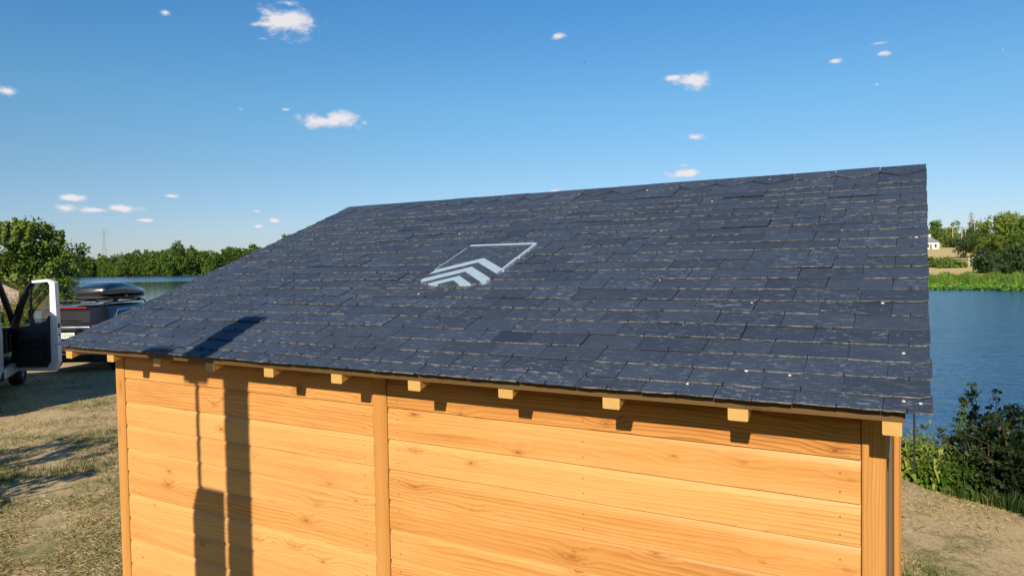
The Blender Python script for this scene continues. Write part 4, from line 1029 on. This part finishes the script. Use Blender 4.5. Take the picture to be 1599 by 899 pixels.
mb = MB(); mb.tube([(-.30, .055, 1.13), (.0, .062, 1.145), (.33, .06, 1.135)], .010, 6); mb.build('rear_wiper', M['black_plastic'], car)
for s in (-1, 1):
    mb = MB(); mb.poly([(s*(half_w(z)+.006-.0), y, z) for y, z in ((.75, 1.12), (2.72, 1.12), (2.35, 1.315), (.75, 1.315))][::s]); mb.build('side_window', M['car_glass'], car)
    mb = MB(); mb.tube([(s*.855, .55, 1.10), (s*.785, .60, 1.24), (s*.745, .75, 1.32), (s*.74, 1.6, 1.33)], .012, 6); mb.build('window_trim', M['chrome'], car)
    mb = MB(); mb.box((s*.72-.13, -.035, .955), (s*.72+.13, .10, 1.035), bev=.02); mb.build('tail_lamp', M['red_lens'], car)
    mb = MB(); mb.tube([(s*.57, .45, 1.40), (s*.58, .55, 1.475), (s*.58, 2.2, 1.475), (s*.56, 2.35, 1.39)], .018, 6); mb.build('roof_rail', M['black_plastic'], car, True)
mb = MB(); mb.tube([(-.60, -.045, .99), (0, -.062, .995), (.60, -.045, .99)], .048, 12); mb.build('tailgate_glint', M['glint_silver'], car, True)  # silver tube stands in for the sun glint on curved black paint
mb = MB(); mb.box((-.26, -.045, .765), (.26, -.02, .885), bev=.004); pl_ = mb.build('number_plate', M['plate_white'], car)
mb = MB()
for i, x in enumerate((-.20, -.155, -.10, -.055, .0, .05, .105, .15, .195)): mb.box((x, -.0485, .795), (x+.012, -.0445, .855)); mb.box((x+.02, -.0485, .795 if i % 2 else .83), (x+.028, -.0445, .855))
mb.build('plate_marks', M['plate_ink'], pl_)
mb = MB(); mb.box((-.42, .245, 1.382), (.36, .275, 1.402)); mb.build('brake_lamp', M['red_lens'], car)
mb = MB(); mb.box((-.80, -.03, .42), (.80, .03, .46), bev=.01); mb.build('bumper_trim', M['chrome'], car)
mb = MB(); mb.box((-.83, -.045, .47), (.83, .04, .70), bev=.03); mb.build('rear_bumper', M['black_plastic'], car)
for x in (-.74, .74):
    for y in (.75, 3.45): wheel(car, (x, y, .32), .32, .21, 1 if x > 0 else -1)
for y in (.95, 1.95):
    mb = MB(); mb.box((-.62, y, 1.49), (.62, y+.06, 1.52), bev=.008)
    for s in (-1, 1): mb.box((s*.58-.04, y-.01, 1.465), (s*.58+.04, y+.07, 1.53), bev=.01)
    mb.build('roof_bar', M['black_plastic'], car)
rb = empty('roof_box', car_loc + Vector((hx, hy, 0))*.2 + Vector((0, 0, -.115)), CAR_H-math.pi/2, 'glossy black roof box strapped on top of the dark car', 'roof box')
mb = MB()
# long side profile: blunt tail, pointed nose
sec = [(.42, .30, .68, .82), (.46, .36, .655, .88), (.75, .39, .64, .955), (1.15, .40, .635, .975), (1.65, .38, .635, .91), (2.1, .33, .65, .82), (2.36, .22, .68, .75)]
xc = .22
lo = MB(); up = MB()
def rsec(y, hw, z0, z1, n=20):
    return [(xc+hw*np.sign(math.cos(a))*abs(math.cos(a))**.55, y, (z0+z1)/2+1.0+(z1-z0)/2*np.sign(math.sin(a))*abs(math.sin(a))**.7) for a in [2*math.pi*k/n for k in range(n)]]
lo.loft([rsec(y, hw, a, a+(.09 if i not in (0, 6) else .06)) for i, (y, hw, a, b) in enumerate(sec)]); lo.build('box_base', M['black_plastic'], rb, True)
up.loft([rsec(y, hw*.985, a+.065, b+.06) for (y, hw, a, b) in sec]); up.build('box_lid', M['box_black'], rb, True)
mb = MB(); mb.box((xc+.385, 1.1, 1.70), (xc+.405, 1.2, 1.735)); mb.build('box_lock', M['red_lens'], rb)

# ------------------------------------------------------------------ things just outside the view that throw the shadows
pole = empty('timber_post', (1.575, -2.6, 0), 0, 'tall squared timber post standing in the grass in front of the shelter', 'post')
pk = Planks(); pk.beam((-.094, -.06, -.2), (-.094, -.06, 3.33), (.170, 0, 0), (0, .12, 0)); pk.build('shaft', M['grey_wood'], pole)
mb = MB(); mb.prism([(-.094, -.06, 3.33), (.076, -.06, 3.33), (.076, .06, 3.33), (-.094, .06, 3.33)], (.03, 0, .05)); mb.build('cap', M['timber_grey'], pole)
mp_ = empty('meter_cabinet', (1.265, -2.6, 0), 0, 'grey meter cabinet with a thin service pipe rising from it', 'cabinet')
mb = MB(); mb.box((-.055, -.12, 1.0), (.165, .12, 2.36), bev=.012); mb.build('cabinet_body', M['galv'], mp_)
mb = MB(); mb.box((-.03, -.14, 1.06), (.14, -.121, 2.30), bev=.006); mb.build('cabinet_door', M['galv'], mp_)
mb = MB(); mb.tube([(-.01, 0, 2.36), (-.01, 0, 3.0)], .015, 8); mb.build('service_pipe', M['steel_dark'], mp_)
mb = MB(); mb.box((-.03, -.03, -.1), (.03, .03, 1.0)); mb.build('stand', M['galv'], mp_)
mb = MB(); mb.box((-.11, -.05, 3.0), (.09, .05, 3.05), bev=.01); mb.build('pipe_cowl', M['steel_dark'], mp_)
def sapling(loc, seed, H, lab):
    r = empty('sapling', loc, 0, lab, 'tree', 'saplings beside the parking place'); g_ = np.random.default_rng(seed); mb = MB()
    mb.tube([(0, 0, -.1), (.05, 0, H*.5), (.02, .03, H)], [.05, .04, .02], 7)
    for i in range(6):
        a = g_.uniform(0, 6.28); z = H*g_.uniform(.35, .8); l = g_.uniform(.4, .9); mb.tube([(.03, 0, z), (l*.5*math.cos(a), l*.5*math.sin(a), z+.25), (l*math.cos(a), l*math.sin(a), z+.6)], [.02, .014, .006], 5)
    mb.build('trunk', M['bark'], r)
    C = [(g_.normal(0, .42), g_.normal(0, .42), H*.9+g_.normal(0, .38)) for _ in range(26)]
    V, F, rn = leaf_cloud(C, [.2]*26, 26, .10, [.5]*26, seed); mesh_obj('crown', V, F, M['leaf_bush'], r, rnd=rn)
sapling((-4.35, -1.4, 0), 1, 2.1, 'young tree with a small crown by the left corner of the shelter')
sapling((-3.3, -1.7, 0), 2, 1.6, 'shorter young tree with a thin crown by the left corner of the shelter')
make_tree('alder', 'young alder with a dense crown right of the shelter', 'tree', (6.85, .3, 0), 4.6, 1.35, 1.45, 3.2, 9, 150, 40, .13, .32, 'leaf_tree', 620, None, .07)

# ------------------------------------------------------------------ weeds at the water's edge, right of the shelter
random.seed(12)
for i, (px, D, h, lean) in enumerate([(1418, 7.05, .52, (.03, 0)), (1432, 6.95, .44, (0, 0)), (1441, 7.1, .50, (-.03, 0)), (1411, 7.3, .62, (0, 0)), (1426, 7.25, .58, (.04, 0))]):
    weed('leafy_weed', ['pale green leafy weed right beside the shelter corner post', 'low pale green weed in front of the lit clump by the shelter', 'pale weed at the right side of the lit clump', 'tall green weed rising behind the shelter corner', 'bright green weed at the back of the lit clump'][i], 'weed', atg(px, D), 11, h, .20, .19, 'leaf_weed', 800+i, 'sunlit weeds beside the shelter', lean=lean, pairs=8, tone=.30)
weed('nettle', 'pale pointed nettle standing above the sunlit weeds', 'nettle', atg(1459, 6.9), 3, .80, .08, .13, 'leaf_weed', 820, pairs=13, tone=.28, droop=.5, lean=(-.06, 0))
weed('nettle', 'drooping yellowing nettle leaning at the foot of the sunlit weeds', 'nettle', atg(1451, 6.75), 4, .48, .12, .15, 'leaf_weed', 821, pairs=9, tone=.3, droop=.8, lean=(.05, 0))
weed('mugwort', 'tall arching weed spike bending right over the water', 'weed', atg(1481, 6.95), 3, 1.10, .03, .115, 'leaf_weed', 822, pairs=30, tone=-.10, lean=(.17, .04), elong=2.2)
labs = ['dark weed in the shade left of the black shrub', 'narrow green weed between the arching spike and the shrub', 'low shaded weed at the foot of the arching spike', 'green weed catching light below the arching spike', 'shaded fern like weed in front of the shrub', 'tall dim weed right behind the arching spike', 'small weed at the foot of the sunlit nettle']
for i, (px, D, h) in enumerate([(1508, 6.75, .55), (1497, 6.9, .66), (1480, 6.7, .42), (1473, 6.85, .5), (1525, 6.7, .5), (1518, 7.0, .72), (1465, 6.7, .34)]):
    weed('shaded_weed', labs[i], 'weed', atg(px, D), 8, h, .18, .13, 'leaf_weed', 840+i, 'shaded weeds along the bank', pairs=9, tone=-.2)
def shrub(px, D, h, n, lab, seed, spread):
    p = atg(px, D); r = empty('dark_shrub', p, 0, lab, 'shrub', 'dark shrubs on the near bank'); g_ = np.random.default_rng(seed); mb = MB(); C = []; S = []; T = []
    for i in range(n):
        a = g_.uniform(0, 6.28); l = spread*math.sqrt(g_.random()); hh = h*g_.uniform(.55, 1.0) if i else h; tip = np.array([l*math.cos(a), l*math.sin(a), hh]); b0 = tip*np.array([.3, .3, 0])+np.array([0, 0, -.05])
        bend = g_.normal(0, .05, 3); Q = [b0*(1-q)+tip*q+bend*math.sin(q*3.1) for q in np.linspace(0, 1, 6)]
        mb.tube(Q, list(np.linspace(.009, .003, 6)), 5)
        for q in np.linspace(.12, 1, 13): C.append(b0*(1-q)+tip*q+bend*math.sin(q*3.1)+g_.normal(0, .02, 3)); S.append(.085*(1.25-.75*q)); T.append(g_.uniform(.05, .45))
        for k in range(5):
            q = g_.uniform(.3, .9); s0 = b0*(1-q)+tip*q; e = s0+g_.normal(0, .14, 3)*np.array([1, 1, .5])+np.array([0, 0, .12]); mb.tube([s0, e], [.004, .002], 4)
            for w in (.5, 1.0): C.append(s0+(e-s0)*w); S.append(.06); T.append(g_.uniform(.2, .6))
    mb.build('stem', M['stem_brown'], r)
    V, F, rn = leaf_cloud(C, S, 13, .048, T, seed, 1.7); mesh_obj('foliage', V, F, M['leaf_dark'], r, rnd=rn)
shrub(1541, 6.9, 1.27, 18, 'dark leafy shrub with one tall shoot over the water', 900, .38)
shrub(1572, 6.7, 1.06, 24, 'dense dark shrub just right of the tall shoot', 901, .42)
shrub(1608, 6.6, 1.06, 24, 'dark shrub cut off by the right edge of the view', 902, .5)
shrub(1538, 7.2, .85, 14, 'dark shrub behind the tall shoot, nearest the arching weed', 903, .34)
def tuft(px, D, h, n, lab, seed, tone):
    p = atg(px, D); g_ = np.random.default_rng(seed); V = []; F = []; rn = []
    for i in range(n):
        a = g_.uniform(0, 6.28); l = g_.uniform(0, .10); x, y = l*math.cos(a), l*math.sin(a); hh = h*g_.uniform(.5, 1.1); o = g_.uniform(.1, .6)*hh; th = g_.uniform(0, 6.28); w = .0035
        dx, dy = w*math.cos(th), w*math.sin(th); ex, ey = x+o*math.cos(a), y+o*math.sin(a); mx_, my_ = x+o*.35*math.cos(a), y+o*.35*math.sin(a); k = len(V)
        V += [(x-dx, y-dy, -.02), (x+dx, y+dy, -.02), (mx_+dx*.8, my_+dy*.8, hh*.65), (ex, ey, hh), (mx_-dx*.8, my_-dy*.8, hh*.65)]; F.append((k, k+1, k+2, k+3, k+4)); rn += [(float(np.clip(g_.normal(tone, .1), 0, 1)), 0)]*5
    o = mesh_obj('grass_tuft', V, F, M['blade'], rnd=rn); o.location = p; tag(o, lab, 'grass tuft', 'grass tufts at the foot of the shrubs')
tuft(1577, 6.15, .17, 150, 'thick green grass tuft in front of the dense dark shrub', 1, .12)
tuft(1552, 6.25, .12, 100, 'small green grass tuft left of the thick tuft', 2, .15)
tuft(1495, 6.35, .10, 80, 'thin grass tuft on the dry ground below the arching weed', 3, .22)
tuft(1540, 6.3, .14, 90, 'green grass tuft at the foot of the tall shoot', 4, .14)

# ------------------------------------------------------------------ grass blades on the dry ground
gg = np.random.default_rng(3)
def blades(pxr, Dr, n, h0, h1, thr):
    px = gg.uniform(*pxr, n); D = 1/gg.uniform(1/Dr[1], 1/Dr[0], n)
    P_ = CAM[None, :]*np.array([1, 1, 0])+HF[None, :]*D[:, None]+HR[None, :]*(D*(px-799.5)/FPX)[:, None]
    keep = ~((P_[:, 0] > -.02) & (P_[:, 0] < 4.02) & (P_[:, 1] > -.02) & (P_[:, 1] < 2.0)); P_ = P_[keep]
    pat = lumps(P_[:, 0]*1.1, P_[:, 1]*1.1)+.6*lumps(P_[:, 0]+9, P_[:, 1]-4, 3.1)+.5*gg.normal(size=len(P_))*.5
    dens = lumps(P_[:, 1], P_[:, 0], 2.2)+.5*lumps(P_[:, 1]+3, P_[:, 0], 5.3)+gg.normal(0, .3, len(P_)); keep = dens > thr; P_, pat = P_[keep], pat[keep]; n = len(P_)
    d = P_-CAM*np.array([1, 1, 0]); r = np.linalg.norm(d, axis=1); b = np.degrees(np.arctan2(d@HR, d@HF)); z, r1, _ = terrain(b, r)
    z = z+.022*lumps(P_[:, 0], P_[:, 1])
    ok = z > -.8; P_, pat, z = P_[ok], pat[ok], z[ok]; n = len(P_)
    green = pat > .42
    h = gg.uniform(h0, h1, n)*np.where(green, 1.25, 1.0); a = gg.uniform(0, 6.28, n); w = gg.uniform(.0016, .0034, n); l = h*np.where(green, gg.uniform(.2, .8, n), gg.uniform(.6, 2.2, n)); h = h*np.where(green, 1, .6); c = gg.uniform(0, 6.28, n)
    B = np.stack([P_[:, 0], P_[:, 1], z-.004], -1); dx = np.stack([np.cos(c)*w, np.sin(c)*w, 0*w], -1); o = np.stack([np.cos(a)*l, np.sin(a)*l, h], -1)
    V = np.stack([B-dx, B+dx, B+o*np.array([.45, .45, .7])+dx*.7, B+o, B+o*np.array([.45, .45, .7])-dx*.7], 1).reshape(-1, 3)
    t_ = np.where(green, gg.uniform(0, .34, n), np.where(gg.random(n) < .25, gg.uniform(.15, .4, n), gg.uniform(.38, 1.0, n)))
    return V, np.repeat(np.stack([t_, 0*t_], -1), 5, 0)
Va, ra = blades((-160, 240), (4.4, 15), 80000, .018, .052, -.3)
Vb, rb_ = blades((1380, 1760), (3.6, 7.2), 50000, .012, .038, .25)
V = np.vstack([Va, Vb]); rn = np.vstack([ra, rb_]); F = np.arange(len(V)).reshape(-1, 5)
tag(mesh_obj('grass', V, F, M['blade'], rnd=rn), 'short dry straw and green grass over the bare ground', 'grass', kind='stuff')

# ------------------------------------------------------------------ birds
def bird(px, py, D, mat, size, lab, rz):
    p = Vector(CAM + (cF + cR*(px-799.5)/FPX - cU*(py-449.5)/FPX)*D); mb = MB(); s = size
    mb.tube([(0, -.5*s, 0), (0, -.3*s, .02*s), (0, 0, .03*s), (0, .3*s, .03*s), (0, .45*s, .02*s)], [.01*s, .07*s, .11*s, .08*s, .02*s], 8)
    for sg in (-1, 1): mb.prism([(0, .18*s, .03*s), (sg*.5*s, .12*s, .22*s), (sg*1.0*s, -.12*s, .12*s), (sg*.5*s, -.12*s, .2*s), (0, -.12*s, .03*s)][::sg], (0, 0, .015*s))
    o = mb.build('bird', mat); o.location = p; o.rotation_euler = (.1, .5, rz); tag(o, lab, 'bird')
bird(913, 97.5, 60, M['feather_dark'], .20, 'dark bird flying high above the roof, lower of two specks', 1.0)
bird(897, 12, 90, M['feather_dark'], .16, 'faint dark bird flying near the top of the sky', .2)
bird(1566, 78, 110, M['feather_white'], .30, 'white bird flying in the upper right of the sky', 2.2)
